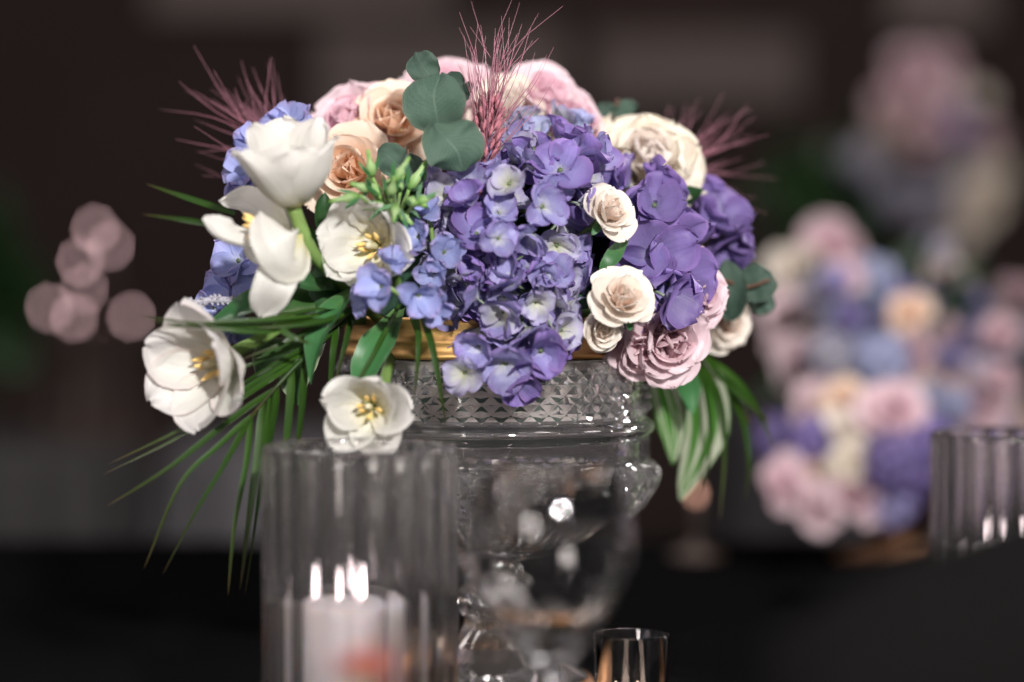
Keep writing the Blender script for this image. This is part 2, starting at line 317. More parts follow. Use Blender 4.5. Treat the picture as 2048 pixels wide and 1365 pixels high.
def tube_geo(pts, radii, n=10, k=8):
    C = catmull(pts, n); vs, uv = [], []
    for i, p in enumerate(C):
        T = (C[min(i + 1, n)] - C[max(i - 1, 0)]).normalized(); B = basis(T); r = keyf(radii, i / n)
        for j in range(k): a = j / k * math.tau; vs.append(p + B @ Vector((math.cos(a) * r, math.sin(a) * r, 0))); uv.append((j / k, i / n))
    fs = [(i * k + j, i * k + (j + 1) % k, (i + 1) * k + (j + 1) % k, (i + 1) * k + j) for i in range(n) for j in range(k)]
    fs += [tuple(range(k))[::-1], tuple(range(n * k, n * k + k))]
    return vs, fs, uv
def join(parts):
    V, F, U = [], [], []
    for v, f, u in parts:
        b = len(V); V += list(v); F += [tuple(i + b for i in q) for q in f]; U += list(u)
    return V, F, U
def ellip_geo(c, rx, axis, ln, k=7, m=6, prof=None):
    """a bead / bud: a lathe along axis"""
    B = basis(axis); vs, uv = [], []
    for i in range(m + 1):
        t = i / m; r = rx * (math.sin(math.pi * min(max(t, .03), .97)) if not prof else keyf(prof, t))
        for j in range(k): a = j / k * math.tau; vs.append(c + B @ Vector((r * math.cos(a), r * math.sin(a), t * ln))); uv.append((j / k, t))
    fs = [(i * k + j, i * k + (j + 1) % k, (i + 1) * k + (j + 1) % k, (i + 1) * k + j) for i in range(m) for j in range(k)]
    fs += [tuple(range(k))[::-1], tuple(range(m * k, m * k + k))]
    return vs, fs, uv
def lathe(profile, n=64, mod=None):
    """closed solid of revolution; profile = [(r, z)...]; mod(k, a, r, z) -> r"""
    vs, fs = [], []; m = len(profile)
    for k, (r, z) in enumerate(profile):
        for j in range(n):
            a = j / n * math.tau; rr = mod(k, a, r, z) if mod else r
            vs.append(Vector((rr * math.cos(a), rr * math.sin(a), z)))
    for k in range(m - 1):
        for j in range(n): fs.append((k * n + j, k * n + (j + 1) % n, (k + 1) * n + (j + 1) % n, (k + 1) * n + j))
    fs.append(tuple(range(n))[::-1]); fs.append(tuple((m - 1) * n + j for j in range(n)))
    return vs, fs
def box_geo(x0, x1, y0, y1, z0, z1):
    vs = [Vector((x, y, z)) for z in (z0, z1) for y in (y0, y1) for x in (x0, x1)]
    return vs, [(0, 2, 3, 1), (4, 5, 7, 6), (0, 1, 5, 4), (2, 6, 7, 3), (0, 4, 6, 2), (1, 3, 7, 5)], [(0, 0)] * 8
def structure(o): o['kind'] = 'structure'; return o

# ------------------------------------------------------------------ the setting
FLOOR = -0.75
structure(obj('floor', mesh('floor', [(-6, -3, FLOOR), (6, -3, FLOOR), (6, 9, FLOOR), (-6, 9, FLOOR)], [(0, 1, 2, 3)], 'hall_floor')))
wall = structure(obj('wall', mesh('wall', [(-6, 6.0, FLOOR), (6, 6.0, FLOOR), (6, 6.0, 3.2), (-6, 6.0, 3.2)], [(0, 1, 2, 3)], 'hall_wall')))
def panel(x0, y0, x1, y1):
    a = P(x0, y0, 5.95); b = P(x1, y1, 5.95)
    v, f, u = box_geo(a.x, b.x, 5.93, 5.985, b.z, a.z); obj('panel', mesh('panel', v, f, 'wall_panel', smooth=False), wall)
panel(640, 60, 1130, 250); panel(1190, 70, 1600, 210); panel(1780, -200, 1980, 60); panel(300, -260, 900, 30)

def round_table(c, r, label, top=0.0, mat='grey_cloth'):
    t = thing('round_table', (c[0], c[1], FLOOR), label, 'table', 'round tables at the back')
    h = top - FLOOR - 0.004
    prof = [(0.001, h - 0.03), (r, h - 0.03), (r, h - 0.008), (0.001, h - 0.008)]
    v, f = lathe(prof, 48); obj('tabletop', mesh('tabletop', v, f, 'dark_wood', smooth=False), t)
    v, f = lathe([(0.05, h - 0.03), (0.05, 0.05), (0.3, 0.02), (0.3, 0.0)], 24); obj('pedestal', mesh('pedestal', v, f, 'dark_wood'), t)
    prof = [(0.001, h), (r * 0.97, h), (r + 0.006, h - 0.004), (r + 0.018, h - 0.03), (r + 0.03, h - 0.3), (r + 0.045, 0.02)]
    folds = lambda k, a, rr, z: rr + (0.03 * math.sin(a * 17 + math.sin(a * 5)) * min(1, (h - z) / 0.3) if k > 2 else 0)
    vs, fs = [], []; n = 120
    for k, (rr, z) in enumerate(prof):
        for j in range(n): a = j / n * math.tau; q = folds(k, a, rr, z); vs.append((q * math.cos(a), q * math.sin(a), z))
    for k in range(len(prof) - 1):
        for j in range(n): fs.append((k * n + j, k * n + (j + 1) % n, (k + 1) * n + (j + 1) % n, (k + 1) * n + j))
    fs.append(tuple(range(n)))
    cl = obj('tablecloth', mesh('tablecloth', vs, fs, mat), None, (c[0], c[1], FLOOR))
    return t, cl
t, cl = round_table((-0.25, 2.5), 0.30, 'round table under grey cloth behind the crystal urn')
tag(cl, 'grey cloth hanging over round table behind the crystal urn', 'tablecloth', 'grey tablecloths')
t, cl = round_table((-0.87, 2.5), 0.26, 'small round table under charcoal cloth carrying the lit tapers', mat='charcoal_cloth')
tag(cl, 'charcoal cloth hanging over small round table below the lit tapers', 'tablecloth')
t, cl = round_table((1.15, 3.35), 0.72, 'round table under grey cloth carrying the tall arrangement')
tag(cl, 'grey cloth hanging over round table below the tall arrangement', 'tablecloth', 'grey tablecloths')

# the table the urn stands on: black cloth
tb = thing('dining_table', (0, 0.30, FLOOR), 'long dining table under black cloth carrying the crystal urn', 'table')
v, f, u = box_geo(-1.1, 1.1, -0.75, 0.75, 0.715, 0.742); obj('tabletop', mesh('tabletop', v, f, 'dark_wood', smooth=False), tb)
for sx in (-1, 1):
    for sy in (-1, 1):
        v, f, u = box_geo(sx * 1.0 - 0.03, sx * 1.0 + 0.03, sy * 0.6 - 0.03, sy * 0.6 + 0.03, 0, 0.715); obj('leg', mesh('leg', v, f, 'dark_wood', smooth=False), tb)
vs, fs = [], []; ring = []
n = 160
for k, (e, z) in enumerate([(0.0, 0.7475), (0.004, 0.743), (0.012, 0.70), (0.03, 0.35)]):
    for j in range(n):
        a = j / n * math.tau; s = max(abs(math.cos(a)) / 1.11, abs(math.sin(a)) / 0.76); rr = 1 / s
        x, y = math.cos(a) * rr, math.sin(a) * rr; q = e + (0.02 * math.sin(j * 0.9) * (k - 1) / 2 if k > 1 else 0)
        l = math.hypot(x, y); vs.append((x * (1 + q / l), y * (1 + q / l), z))
for k in range(3):
    for j in range(n): fs.append((k * n + j, k * n + (j + 1) % n, (k + 1) * n + (j + 1) % n, (k + 1) * n + j))
fs.append(tuple(range(n))); 
cl = obj('tablecloth', mesh('tablecloth', vs, fs, 'black_cloth'), None, (0, 0.30, FLOOR + 0.001))
tag(cl, 'black cloth covering the long dining table below the urn', 'tablecloth')

# black chair whose back rises in front of the table
ch = thing('dining_chair', (0.335, -0.575, FLOOR), 'black upholstered dining chair pulled up to the black table', 'chair')
pts = []
def chair_back():
    vs, fs = [], []; nx, nz = 20, 10
    for side in (0, 1):
        for i in range(nz + 1):
            for j in range(nx + 1):
                u = j / nx * 2 - 1; z = 0.50 + (0.480 - 0.035 * u ** 4 + 0.035 * u) * i / nz
                bulge = 0.03 * math.sqrt(max(0, (1 - u ** 4) * (1 - (2 * i / nz - 1) ** 4))) + 0.004
                vs.append(((u * 0.25), 0.02 * u * u * -2 + (bulge if side else -bulge), z))
    m = (nx + 1) * (nz + 1)
    for i in range(nz):
        for j in range(nx):
            a = i * (nx + 1) + j; q = (a, a + 1, a + nx + 2, a + nx + 1); fs.append(q); fs.append(tuple(m + k for k in q[::-1]))
    for i in range(nz):
        for j in (0, nx):
            a = i * (nx + 1) + j; fs.append((a, a + nx + 1, m + a + nx + 1, m + a))
    for j in range(nx):
        for i in (0, nz): a = i * (nx + 1) + j; fs.append((a, a + 1, m + a + 1, m + a))
    return vs, fs
v, f = chair_back(); obj('backrest', mesh('backrest', v, f, 'black_fabric'), ch)
v, f, u = box_geo(-0.22, 0.22, 0.03, 0.45, 0.40, 0.48); se = obj('seat', mesh('seat', v, f, 'black_fabric', smooth=False), ch)
bm = se.modifiers.new('bevel', 'BEVEL'); bm.width = 0.03; bm.segments = 3
for sx in (-1, 1):
    v, f, u = tube_geo([Vector((sx * .2, .42, 0)), Vector((sx * .2, .41, .41))], [(0, .014), (1, .018)], 3); obj('leg', mesh('leg', v, f, 'dark_wood'), ch)
    v, f, u = tube_geo([Vector((sx * .2, -.03, 0)), Vector((sx * .2, .03, .41)), Vector((sx * .2, -.01, .6))], [(0, .014), (1, .018)], 5); obj('leg', mesh('leg', v, f, 'dark_wood'), ch)

# ------------------------------------------------------------------ crystal urn
UY = 0.09
UX = P(985, 700, UY).x
def build_urn(name, loc, label):
    t = thing(name, loc, label, 'urn')
    n = 104; zb0, zb1 = 0.1905, 0.2250; rows = 6; R0 = 0.0955
    prof = [(0.0125, 0.094), (0.020, 0.0955), (0.036, 0.100), (0.058, 0.109), (0.080, 0.122), (0.094, 0.135), (0.1015, 0.147), (0.1035, 0.155), (0.100, 0.1605), (0.0965, 0.1625),
            (0.0965, 0.166), (0.0970, 0.176), (0.0975, 0.179), (0.1005, 0.181), (0.1012, 0.1835), (0.1005, 0.1865), (0.0975, 0.1885)]
    ib = len(prof)
    prof += [(R0, zb0 + (zb1 - zb0) * i / rows) for i in range(rows + 1)]
    prof += [(0.0960, 0.2268), (0.0950, 0.2275), (0.0905, 0.2275), (0.0890, 0.2260), (0.0885, 0.19), (0.0885, 0.165), (0.088, 0.152), (0.080, 0.138), (0.055, 0.120), (0.025, 0.1125), (0.001, 0.1115)]
    def mod(k, a, r, z):
        j = round(a / math.tau * n)
        if ib < k < ib + rows: return r + (0.0042 if (j + k - ib) % 2 == 0 else -0.0002)
        if 4 <= k <= 8: return r + 0.0022 * (1 if (j // 1) % 2 == 0 else -1) * (1 if k % 2 else -1)
        if 10 <= k <= 11: return r + 0.0016 * math.cos(a * 52)
        return r
    vs, fs = lathe(prof, n, mod)
    # split band quads corner to corner so that each diamond is a sharp pyramid
    out = []
    for q in fs:
        k = q[0] // n
        if len(q) == 4 and (ib <= k < ib + rows or 3 <= k <= 8):
            j = q[0] % n
            ev = (j + k - ib) % 2 == 0 if k >= ib else (j + k) % 2 == 0
            out += [(q[0], q[1], q[3]), (q[1], q[2], q[3])] if ev else [(q[0], q[1], q[2]), (q[0], q[2], q[3])]
        else: out.append(q)
    me = mesh('bowl', vs, out, 'crystal', smooth=False)
    for p in me.polygons:
        k = min(p.vertices) // n; p.use_smooth = len(p.vertices) == 4 and not (3 <= k <= 8)
    me.materials.append(MATS['crystal_cut'])
    for p in me.polygons:
        k = min(p.vertices) // n
        if len(p.vertices) == 3 and (ib <= k < ib + rows or 3 <= k <= 8): p.material_index = 1
    obj('bowl', me, t)
    pf = [(0.001, 0.0935), (0.012, 0.0935), (0.0155, 0.089), (0.0155, 0.084), (0.022, 0.080), (0.025, 0.074), (0.022, 0.068), (0.016, 0.064), (0.017, 0.058), (0.027, 0.047), (0.042, 0.037), (0.055, 0.030), (0.060, 0.027)]
    def md(k, a, r, z): return r * (1 + (0.06 if round(a / math.tau * 48) % 2 else 0)) if 4 <= k <= 11 else r
    v, f = lathe(pf[::-1], 48, md); m2 = mesh('pedestal', v, f, 'crystal', smooth=False); obj('pedestal', m2, t)
    v, f = lathe([(0.055, 0.0), (0.068, 0.0), (0.070, 0.003), (0.070, 0.010), (0.066, 0.013), (0.064, 0.022), (0.0615, 0.0265), (0.050, 0.0265)], 64); obj('foot_ring', mesh('foot_ring', v, f, 'far_gold'), t)
    g = [(0.0885, 0.2282), (0.0925, 0.2282), (0.0935, 0.230), (0.0925, 0.232), (0.0915, 0.2335), (0.0915, 0.2375), (0.0922, 0.2385), (0.0915, 0.2395), (0.0912, 0.248), (0.093, 0.2505), (0.0925, 0.253), (0.089, 0.253), (0.0885, 0.2282)]
    v, f = lathe(g[:-1], 96); f = f[:-2]; n2 = 96; m_ = len(g) - 1
    f += [((m_ - 1) * n2 + j, (m_ - 1) * n2 + (j + 1) % n2, (j + 1) % n2, j) for j in range(n2)]
    obj('rim_band', mesh('rim_band', v, f, 'gold'), t)
    vs, fs = [], []; rl = random.Random(8)
    for k, z in enumerate([0.1915, 0.1955, 0.200, 0.205, 0.210, 0.215, 0.220, 0.2262]):
        for j in range(150): a = j / 150 * math.tau; r = 0.0855 + rl.uniform(-.0003, .0003); vs.append((r * math.cos(a), r * math.sin(a), z))
    for k in range(7):
        for j in range(150): fs.append((k * 150 + j, k * 150 + (j + 1) % 150, (k + 1) * 150 + (j + 1) % 150, (k + 1) * 150 + j))
    obj('added_liner', mesh('added_liner', vs, fs, 'liner_bands', smooth=False), t)  # sleeve added behind the cut facets to brighten the band
    return t
URN = build_urn('crystal_urn', (UX, UY, 0.0), 'diamond cut crystal urn with gold rim holding the flowers')
v, f = lathe([(0.03, 0.196), (0.078, 0.198), (0.0812, 0.204), (0.0815, 0.2268), (0.0855, 0.245), (0.080, 0.275), (0.06, 0.30), (0.03, 0.312), (0.001, 0.315)], 40)
tag(obj('floral_foam', mesh('floral_foam', v, f, 'foam'), None, (UX, UY, 0)), 'dark green floral foam filling the crystal urn', 'floral foam')

# ------------------------------------------------------------------ candles in fluted glass
def flame_geo(c, h, r): return ellip_geo(c, r, Vector((0, 0, 1)), h, 10, 10, [(0, .35), (.15, .8), (.35, 1), (.6, .75), (.85, .3), (1, .04)])
def hurricane(loc, label, clabel, s=1.0, dx=0.0, fl='flame'):
    v, f = lathe([(0.001, 0.0), (0.047, 0.0), (0.0535, 0.004), (0.0535, 0.02), (0.0535, 0.10), (0.0535, 0.180), (0.0532, 0.1855), (0.0518, 0.1878), (0.0497, 0.1878), (0.0484, 0.185), (0.0480, 0.10), (0.0478, 0.016), (0.040, 0.010), (0.001, 0.0095)], 216,
                 lambda k, a, r, z: r - (0.0038 * abs(math.cos(a * 9)) if 2 <= k <= 5 else 0.0018 * abs(math.cos(a * 9)) if 6 <= k <= 8 else 0))
    o = obj('hurricane_glass', mesh('hurricane_glass', v, f, 'vase_glass'), None, loc); o.scale = (s,) * 3
    tag(o, label, 'candle holder', 'fluted glass candle holders')
    c = thing('pillar_candle', (loc[0] + dx, loc[1], loc[2] + 0.0105 * s), clabel, 'candle', 'white pillar candles')
    v, f = lathe([(0.001, 0), (0.0325 * s, 0), (0.033 * s, 0.001), (0.033 * s, 0.090 * s), (0.0318 * s, 0.0928 * s), (0.029 * s, 0.0922 * s), (0.022 * s, 0.0900 * s), (0.001, 0.0892 * s)], 64); obj('wax_body', mesh('wax_body', v, f, 'wax'), c)
    for k, (x, y) in enumerate([(-0.002, 0.0)]):
        b = Vector((x * s, y * s, 0.0885 * s))
        v, f, u = tube_geo([b, b + Vector((0.0005, 0, 0.006)), b + Vector((0.0015, 0, 0.010))], [(0, .0008), (1, .0006)], 3, 6); w_ = obj('wick', mesh('wick', v, f, 'wick'), c)
        v, f, u = flame_geo(b + Vector((0.0005, 0, 0.0055)), 0.0200 * s, 0.0027 * s); obj('flame', mesh('flame', v, f, fl, u), w_)
VY = -0.115
p = P(721, 900, VY); hurricane((p.x, VY, 0.0), 'fluted glass hurricane cylinder around candle in front of the urn', 'lit white pillar candle in front of the urn', 1.0, -0.0075)
p = P(2010, 865, 0.19); hurricane((p.x, 0.19, 0.0), 'fluted glass hurricane cylinder beside the low flower arrangement', 'white pillar candle beside the low flower arrangement', 0.92)

# wine glass and votive
p = P(1100, 1100, -0.317); GX = p.x
gp = [(0.0005, 0.0), (0.034, 0.0), (0.0345, 0.0012), (0.030, 0.0025), (0.012, 0.005), (0.0055, 0.012), (0.0050, 0.035), (0.0058, 0.07), (0.0062, 0.092), (0.0075, 0.100), (0.0145, 0.109), (0.0225, 0.119), (0.0300, 0.129), (0.0358, 0.140), (0.0388, 0.153), (0.0375, 0.168), (0.0325, 0.190), (0.0319, 0.1908), (0.0315, 0.190),
      (0.0363, 0.168), (0.0376, 0.153), (0.0345, 0.140), (0.0285, 0.130), (0.0205, 0.121), (0.0115, 0.113), (0.0005, 0.1085)]
def octa(k, a, r, z):
    if 5 <= k <= 11: return r * math.cos(math.pi / 8) / math.cos((a % (math.pi / 4)) - math.pi / 8)      # cut stem and bowl foot
    return r
v, f = lathe(gp, 64, octa); me = mesh('wine_glass', v, f, 'clear_glass')
for pg in me.polygons:
    if 5 <= min(pg.vertices) // 64 <= 10: pg.use_smooth = False
tag(obj('wine_glass', me, None, (GX, -0.317, 0.0)), 'empty clear wine glass with cut stem standing before the urn', 'wine glass')
p = P(1263, 1255, -0.045)
tp = [(0.0005, 0.0), (0.0185, 0.0), (0.0192, 0.001), (0.0205, 0.04), (0.0214, 0.0735), (0.0212, 0.0742), (0.0208, 0.0742), (0.0205, 0.0735), (0.0194, 0.04), (0.0180, 0.006), (0.0005, 0.0055)]
v, f = lathe(tp, 64); tag(obj('votive_glass', mesh('votive_glass', v, f, 'clear_glass'), None, (p.x, -0.045, 0.0)), 'small plain votive tumbler at the foot of the urn', 'candle holder')
tl = thing('tea_light', (p.x, -0.045, 0.006), 'small lit candle inside the plain votive tumbler', 'candle')
v, f = lathe([(0.0005, 0), (0.0172, 0), (0.0178, 0.020), (0.0165, 0.0205), (0.0005, 0.0195)], 40); obj('wax_body', mesh('wax_body', v, f, 'wax'), tl)
for x in (-0.009, 0.0035):
    b = Vector((x, 0, 0.019)); v, f, u = tube_geo([b, b + Vector((0, 0, 0.007))], [(0, .0007), (1, .0006)], 2, 6); w_ = obj('wick', mesh('wick', v, f, 'wick'), tl)
    v, f, u = flame_geo(b + Vector((0, 0, 0.005)), 0.016, 0.0026); obj('flame', mesh('flame', v, f, 'flame_small', u), w_)

# votives on the back table: they blur to discs of light
def far_votive(px, py, Y, fl='flame_far', r=0.004, lab=('taper candle on slim dark candlestick on the back table', 'lit tapers on the back table')):
    q = P(px, py, Y); h = q.z - 0.01
    c = thing('candlestick', (q.x, q.y, 0.0), lab[0], 'candlestick', lab[1])
    v, f = lathe([(0.0005, 0), (0.028, 0), (0.026, 0.004), (0.004, 0.012), (0.003, h * 0.5), (0.006, h * 0.55), (0.006, h * 0.57), (0.0005, h * 0.57)], 20); obj('holder', mesh('holder', v, f, 'dark_wood'), c)
    v, f = lathe([(0.0005, h * 0.572), (0.0045, h * 0.572), (0.004, h - 0.006), (0.0005, h - 0.004)], 16); obj('taper', mesh('taper', v, f, 'dark_wood'), c)
    v, f, u = flame_geo(Vector((0, 0, h - 0.003)), 0.016, r); obj('flame', mesh('flame', v, f, fl, u), c)
for k, (x, y) in enumerate([(190, 450), (221, 485), (160, 515), (168, 572), (98, 608), (148, 628), (190, 635), (262, 625)]): far_votive(x, y, 2.42 + 0.012 * ((k * 5) % 8))
far_votive(1392, 975, .90, 'flame_peach', lab=('short candle on the black table beyond the striped leaf', None))

# ------------------------------------------------------------------ flower builders
def orient(v, B): return [B @ q for q in v]
def tulip(c, Y, axis, L, label, opens, roll=0, skip=(), stem=None, mat='tulip_white', Wf=0.40, closed=0.0):
    base = P(c[0], c[1], Y); t = thing('tulip', base, label, 'tulip', 'white tulips in the urn')
    B = basis(axis, rad(roll))
    for i in range(6):
        if i in skip: continue
        op = opens[i % len(opens)]; inner = i % 2
        th = [(0, 72 + op * 0.2), (.14, 38 + op * 0.7), (.38, 6 + op), (.7, -9 + op), (.9, -8 + op), (1, 4 + op)]
        g = petal_geo(L * (0.97 if inner else 1.0), L * Wf * (1.04 if inner else 0.96), th, [(0, L * 0.26), (.4, L * 0.36), (1, L * 0.5)], TULIP, nu=12, nt=16, seed=i * 1.7 + c[0] * .01, wav=L * 0.085, ruffle=L * 0.022, rfreq=2)
        Rz = Matrix.Rotation(rad(60 * i), 3, 'Z')
        obj('petal', mesh('petal', orient([Rz @ q for q in g[0]], B), g[1], mat, g[2]), t)
    # pistil and anthers
    pv = ellip_geo(Vector((0, 0, L * .02)), L * .055, Vector((0, 0, 1)), L * .36, 8, 6, [(0, .8), (.5, 1), (.8, .7), (.9, 1.3), (1, .6)])
    obj('pistil', mesh('pistil', orient(pv[0], B), pv[1], 'pistil_pale', pv[2]), t)
    for k in range(6):
        a = k * math.tau / 6 + .4; d = Vector((math.cos(a) * .30, math.sin(a) * .30, 1)).normalized(); st = Vector((math.cos(a), math.sin(a), 0)) * L * .05
        g = join([tube_geo([st, st + d * L * .2], [(0, L * .012), (1, L * .01)], 3, 5), ellip_geo(st + d * L * .16, L * .036, (d + Vector((math.sin(k * 3), math.cos(k * 2), 0)) * .25).normalized(), L * .26, 7, 6)])
        obj('stamen', mesh('stamen', orient(g[0], B), g[1], 'stamen_gold', g[2]), t)
    if stem:
        g = tube_geo([Vector((0, 0, 0)) - B @ Vector((0, 0, -0.001))] + [P(*q) - base for q in stem], [(0, .0042), (1, .0036)], 14, 9); obj('stem', mesh('stem', g[0], g[1], 'stem_green', g[2]), t)
    return t
FL = {}
def floret_meshes(key, mat, L, W, prof=BROAD, n=9, tilt=70, wav=0.2, cup=1.35):
    FL[key] = []
    for k in range(n):
        s = R.random() * 9; a = tilt + R.uniform(-26, 10)
        g = petal_geo(L * R.uniform(.9, 1.1), W * R.uniform(.9, 1.1), [(0, a - 35), (.25, a), (.7, a + 4), (1, a - R.uniform(-22, 34))], W * cup * R.uniform(.55, 1.3), prof, nu=7, nt=7, seed=s, wav=L * wav, r0=L * .04)
        FL[key].append(mesh('petal', g[0], g[1], mat, g[2]))
    g = join([ellip_geo(Vector((0, 0, L * .02)), L * .085, Vector((0, 0, 1)), L * .14, 7, 5), tube_geo([Vector((0, 0, L * .05)), Vector((.0005, 0, -L * .3)), Vector((.001, .0005, -L * .6))], [(0, L * .05), (1, L * .05)], 3, 5)])
    FL[key + '_eye'] = mesh('floret', g[0], g[1], 'floret_eye', g[2])
def put_floret(t, key, loc, axis, scale=1.0, npet=4):
    M = Matrix.Translation(loc) @ (basis(axis, R.random() * 6.3) @ Matrix.Diagonal((scale,) * 3)).to_4x4()
    fo = obj('floret', FL[key + '_eye'], t, M=M)
    for k in range(npet):
        a = math.tau * k / npet + R.uniform(-.12, .12)
        m = Matrix.Translation((0, 0, 0.0004 * (k % 2))) @ Matrix.Rotation(a, 4, 'Z') @ Matrix.Rotation(R.uniform(-.34, .34), 4, 'X') @ Matrix.Rotation(R.uniform(-.12, .12), 4, 'Y')
        obj('petal', R.choice(FL[key]), fo, M=m)
def hydrangea(c, Y, rx, ry, rz, keys, spacing, label, tries=1500, minface=-0.25, scale=(.78, 1.2), jit=.42, droop=0.0, group='hydrangea heads in the urn', cat='hydrangea', name='hydrangea', cap=90):
    cen = P(c[0], c[1], Y); t = thing(name, cen, label, cat, group); ax, az = mm(rx, Y), mm(rz, Y); ay = ry
    done = []
    for _ in range(tries):
        d = Vector((R.gauss(0, 1), R.gauss(0, 1), R.gauss(0, 1))).normalized()
        if d.y > -minface: continue
        q = Vector((d.x * ax, d.y * ay, d.z * az))
        if any((q - o).length < spacing for o in done): continue
        done.append(q)
        if len(done) >= cap: break
    for q in done:
        nrm = Vector((q.x / ax ** 2, q.y / ay ** 2, q.z / az ** 2)).normalized()
        nrm = (nrm + Vector((R.gauss(0, jit), R.gauss(0, jit), R.gauss(0, jit))) - Vector((0, 0, droop))).normalized()
        dep = R.uniform(.78, 1.06); k = R.choices([a for a, _ in keys], [b for _, b in keys])[0]
        if dep < .86 and 'pale' in FL and k == 'lav': k = 'pale'
        put_floret(t, k, q * dep, nrm, R.uniform(*scale))
    for q in done[::2]:
        nrm = (q.normalized() + Vector((R.gauss(0, .3), R.gauss(0, .3), R.gauss(0, .3)))).normalized(); put_floret(t, R.choices([a for a, _ in keys], [b for _, b in keys])[0], q * .62 + Vector((R.uniform(-.006, .006), 0, R.uniform(-.006, .006))), nrm, scale[1] * .95)
    # stalk that gathers the florets
    tgt = Vector((UX, UY, 0.25)) - cen; g = tube_geo([Vector((0, 0, 0)), tgt * .5 + Vector((0, 0.0, .01)), tgt], [(0, .004), (1, .004)], 6, 7); obj('stem', mesh('stem', g[0], g[1], 'stem_green', g[2]), t)
    return t
def rose_parts(Rr, n, amax=78, ruffle=.03, mat='rose_cream', seed=1, tight=1.0, wav=.08, frac=.45, curl=30, prof=BROAD):
    rr = random.Random(seed); out = []
    for i in range(n):
        f = i / (n - 1); al = -12 * tight + (amax + 12 * tight) * f ** 1.25 + rr.uniform(-5, 5)
        Lp = Rr * (0.72 + .42 * f) * rr.uniform(.92, 1.08); Wp = Rr * (.38 + .42 * f) * rr.uniform(.9, 1.1)
        th = [(0, min(95, al + 42)), (.3, al + 10), (.7, al - 12 + 10 * f), (.88, al - 8 + curl * .4 * f), (1, al + curl * (.25 + f) * rr.uniform(.5, 1.5))]
        g = petal_geo(Lp, Wp, th, [(0, Rr * (.2 + .3 * f)), (.5, Rr * (.26 + .6 * f)), (1, Rr * (.34 + 1.1 * f))], prof, nu=10, nt=13, seed=rr.random() * 20, ruffle=Rr * ruffle * f, rfreq=rr.uniform(1.2, 2.4), wav=Rr * wav * (.25 + .75 * f), r0=Rr * .02)
        Rz = Matrix.Rotation(i * 2.39996 + rr.uniform(-.25, .25), 3, 'Z') 
        out.append(([Rz @ q + Vector((0, 0, -Rr * .10 * f)) for q in g[0]], g[1], g[2], mat + ('_inner' if f < frac else '_outer')))
    return out
def rose(c, Y, Rpx, axis, label, mat, n=17, name='rose', cat='rose', group='roses in the urn', sepals=False, **kw):
    Rr = mm(Rpx * 1.22, Y); axis = axis.normalized()
    base = P(c[0], c[1], Y) - axis * Rr * .55; t = thing(name, base, label, cat, group); B = basis(axis, R.random() * 6)
    for v, f, u, m in rose_parts(Rr, n, mat=mat, seed=int(c[0] * 7 + c[1]), **kw): obj('petal', mesh('petal', orient(v, B), f, m, u), t)
    g = ellip_geo(Vector((0, 0, -Rr * .32)), Rr * .22, Vector((0, 0, 1)), Rr * .4, 8, 5); obj('calyx', mesh('calyx', orient(g[0], B), g[1], 'bud_green', g[2]), t)
    if sepals:
        for k in range(5):
            g = petal_geo(Rr * .95, Rr * .16, [(0, 60), (.3, 70), (.7, 95), (1, 140 - 20 * (k % 3))], Rr * .3, OVATE, nu=4, nt=8, seed=k)
            Rz = Matrix.Rotation(k * 1.2566, 3, 'Z'); obj('sepal', mesh('sepal', orient([Rz @ q + Vector((0, 0, -Rr * .2)) for q in g[0]], B), g[1], 'leaf_tulip', g[2]), t)
    tgt = Vector((UX, UY + .02, .25)) - base; g = tube_geo([B @ Vector((0, 0, -Rr * .3)), B @ Vector((0, 0, -Rr * .9)) * .6 + tgt * .25, tgt], [(0, .0025), (1, .003)], 8, 6); obj('stem', mesh('stem', g[0], g[1], 'stem_green', g[2]), t)
    return t
def leaf(name, pts, Wpx, label, mat, prof, cat, group, hint=None, cup=.25, fold=0, n=16, nu=6, wav=0.0, roll=0, parent=None, seed=0.0):
    Q = [P(*q) for q in pts]; W = mm(Wpx, pts[0][2])
    b = Vector((0, 0, 0)) if parent else Q[0]
    if parent: b = parent.location
    g = strip_geo([q - b for q in Q], W, prof, hint or view(0, .35, 1), cup, fold, n, nu, wav, seed or R.random() * 9, roll)
    o = obj(name, mesh(name, g[0], g[1], mat, g[2]), parent, None if parent else b)
    if not parent: tag(o, label, cat, group)
    return o
LANCE = [(0, .35), (.2, .7), (.45, 1), (.7, .85), (.9, .4), (1, .03)]
BLADE = [(0, .6), (.15, 1), (.5, .85), (.8, .45), (.95, .15), (1, .02)]

# ------------------------------------------------------------------ tulips
tulip((586, 414), -0.055, view(-.06, .90, .40), mm(196, -.05), 'upright white tulip cup held above the others on bent stem', [32, 18, 30, 22, 28, 17], roll=8, stem=[(600, 450, -.05), (622, 500, -.045), (655, 540, -.03), (760, 640, .03)], Wf=.43)
tulip((757, 494), -0.02, view(-.36, .06, .93), mm(150, -.05), 'open white tulip facing out beside the blue delphinium florets', [40, 34, 30, 40, 44, 34], roll=20, stem=[(765, 500, 0.01), (790, 560, .03), (820, 640, .06)], Wf=.56)
tulip((452, 722), -0.045, view(-.55, -.08, .80), mm(178, -.05), 'white tulip with pink flushed petal nodding beyond the palm fan', [44, 34, 40, 42, 48, 32], roll=5, stem=[(470, 705, -.035), (520, 680, -.02), (600, 640, .0), (760, 640, .05)], mat='tulip_flushed', Wf=.50)
tulip((742, 815), -0.05, view(-.08, .10, .97), mm(138, -.05), 'wide open white tulip hanging low behind the candle glass', [48, 34, 46, 50, 38, 20], roll=22, skip=(0,), stem=[(760, 800, -.02), (775, 740, 0.01), (800, 650, .05)], Wf=.50)
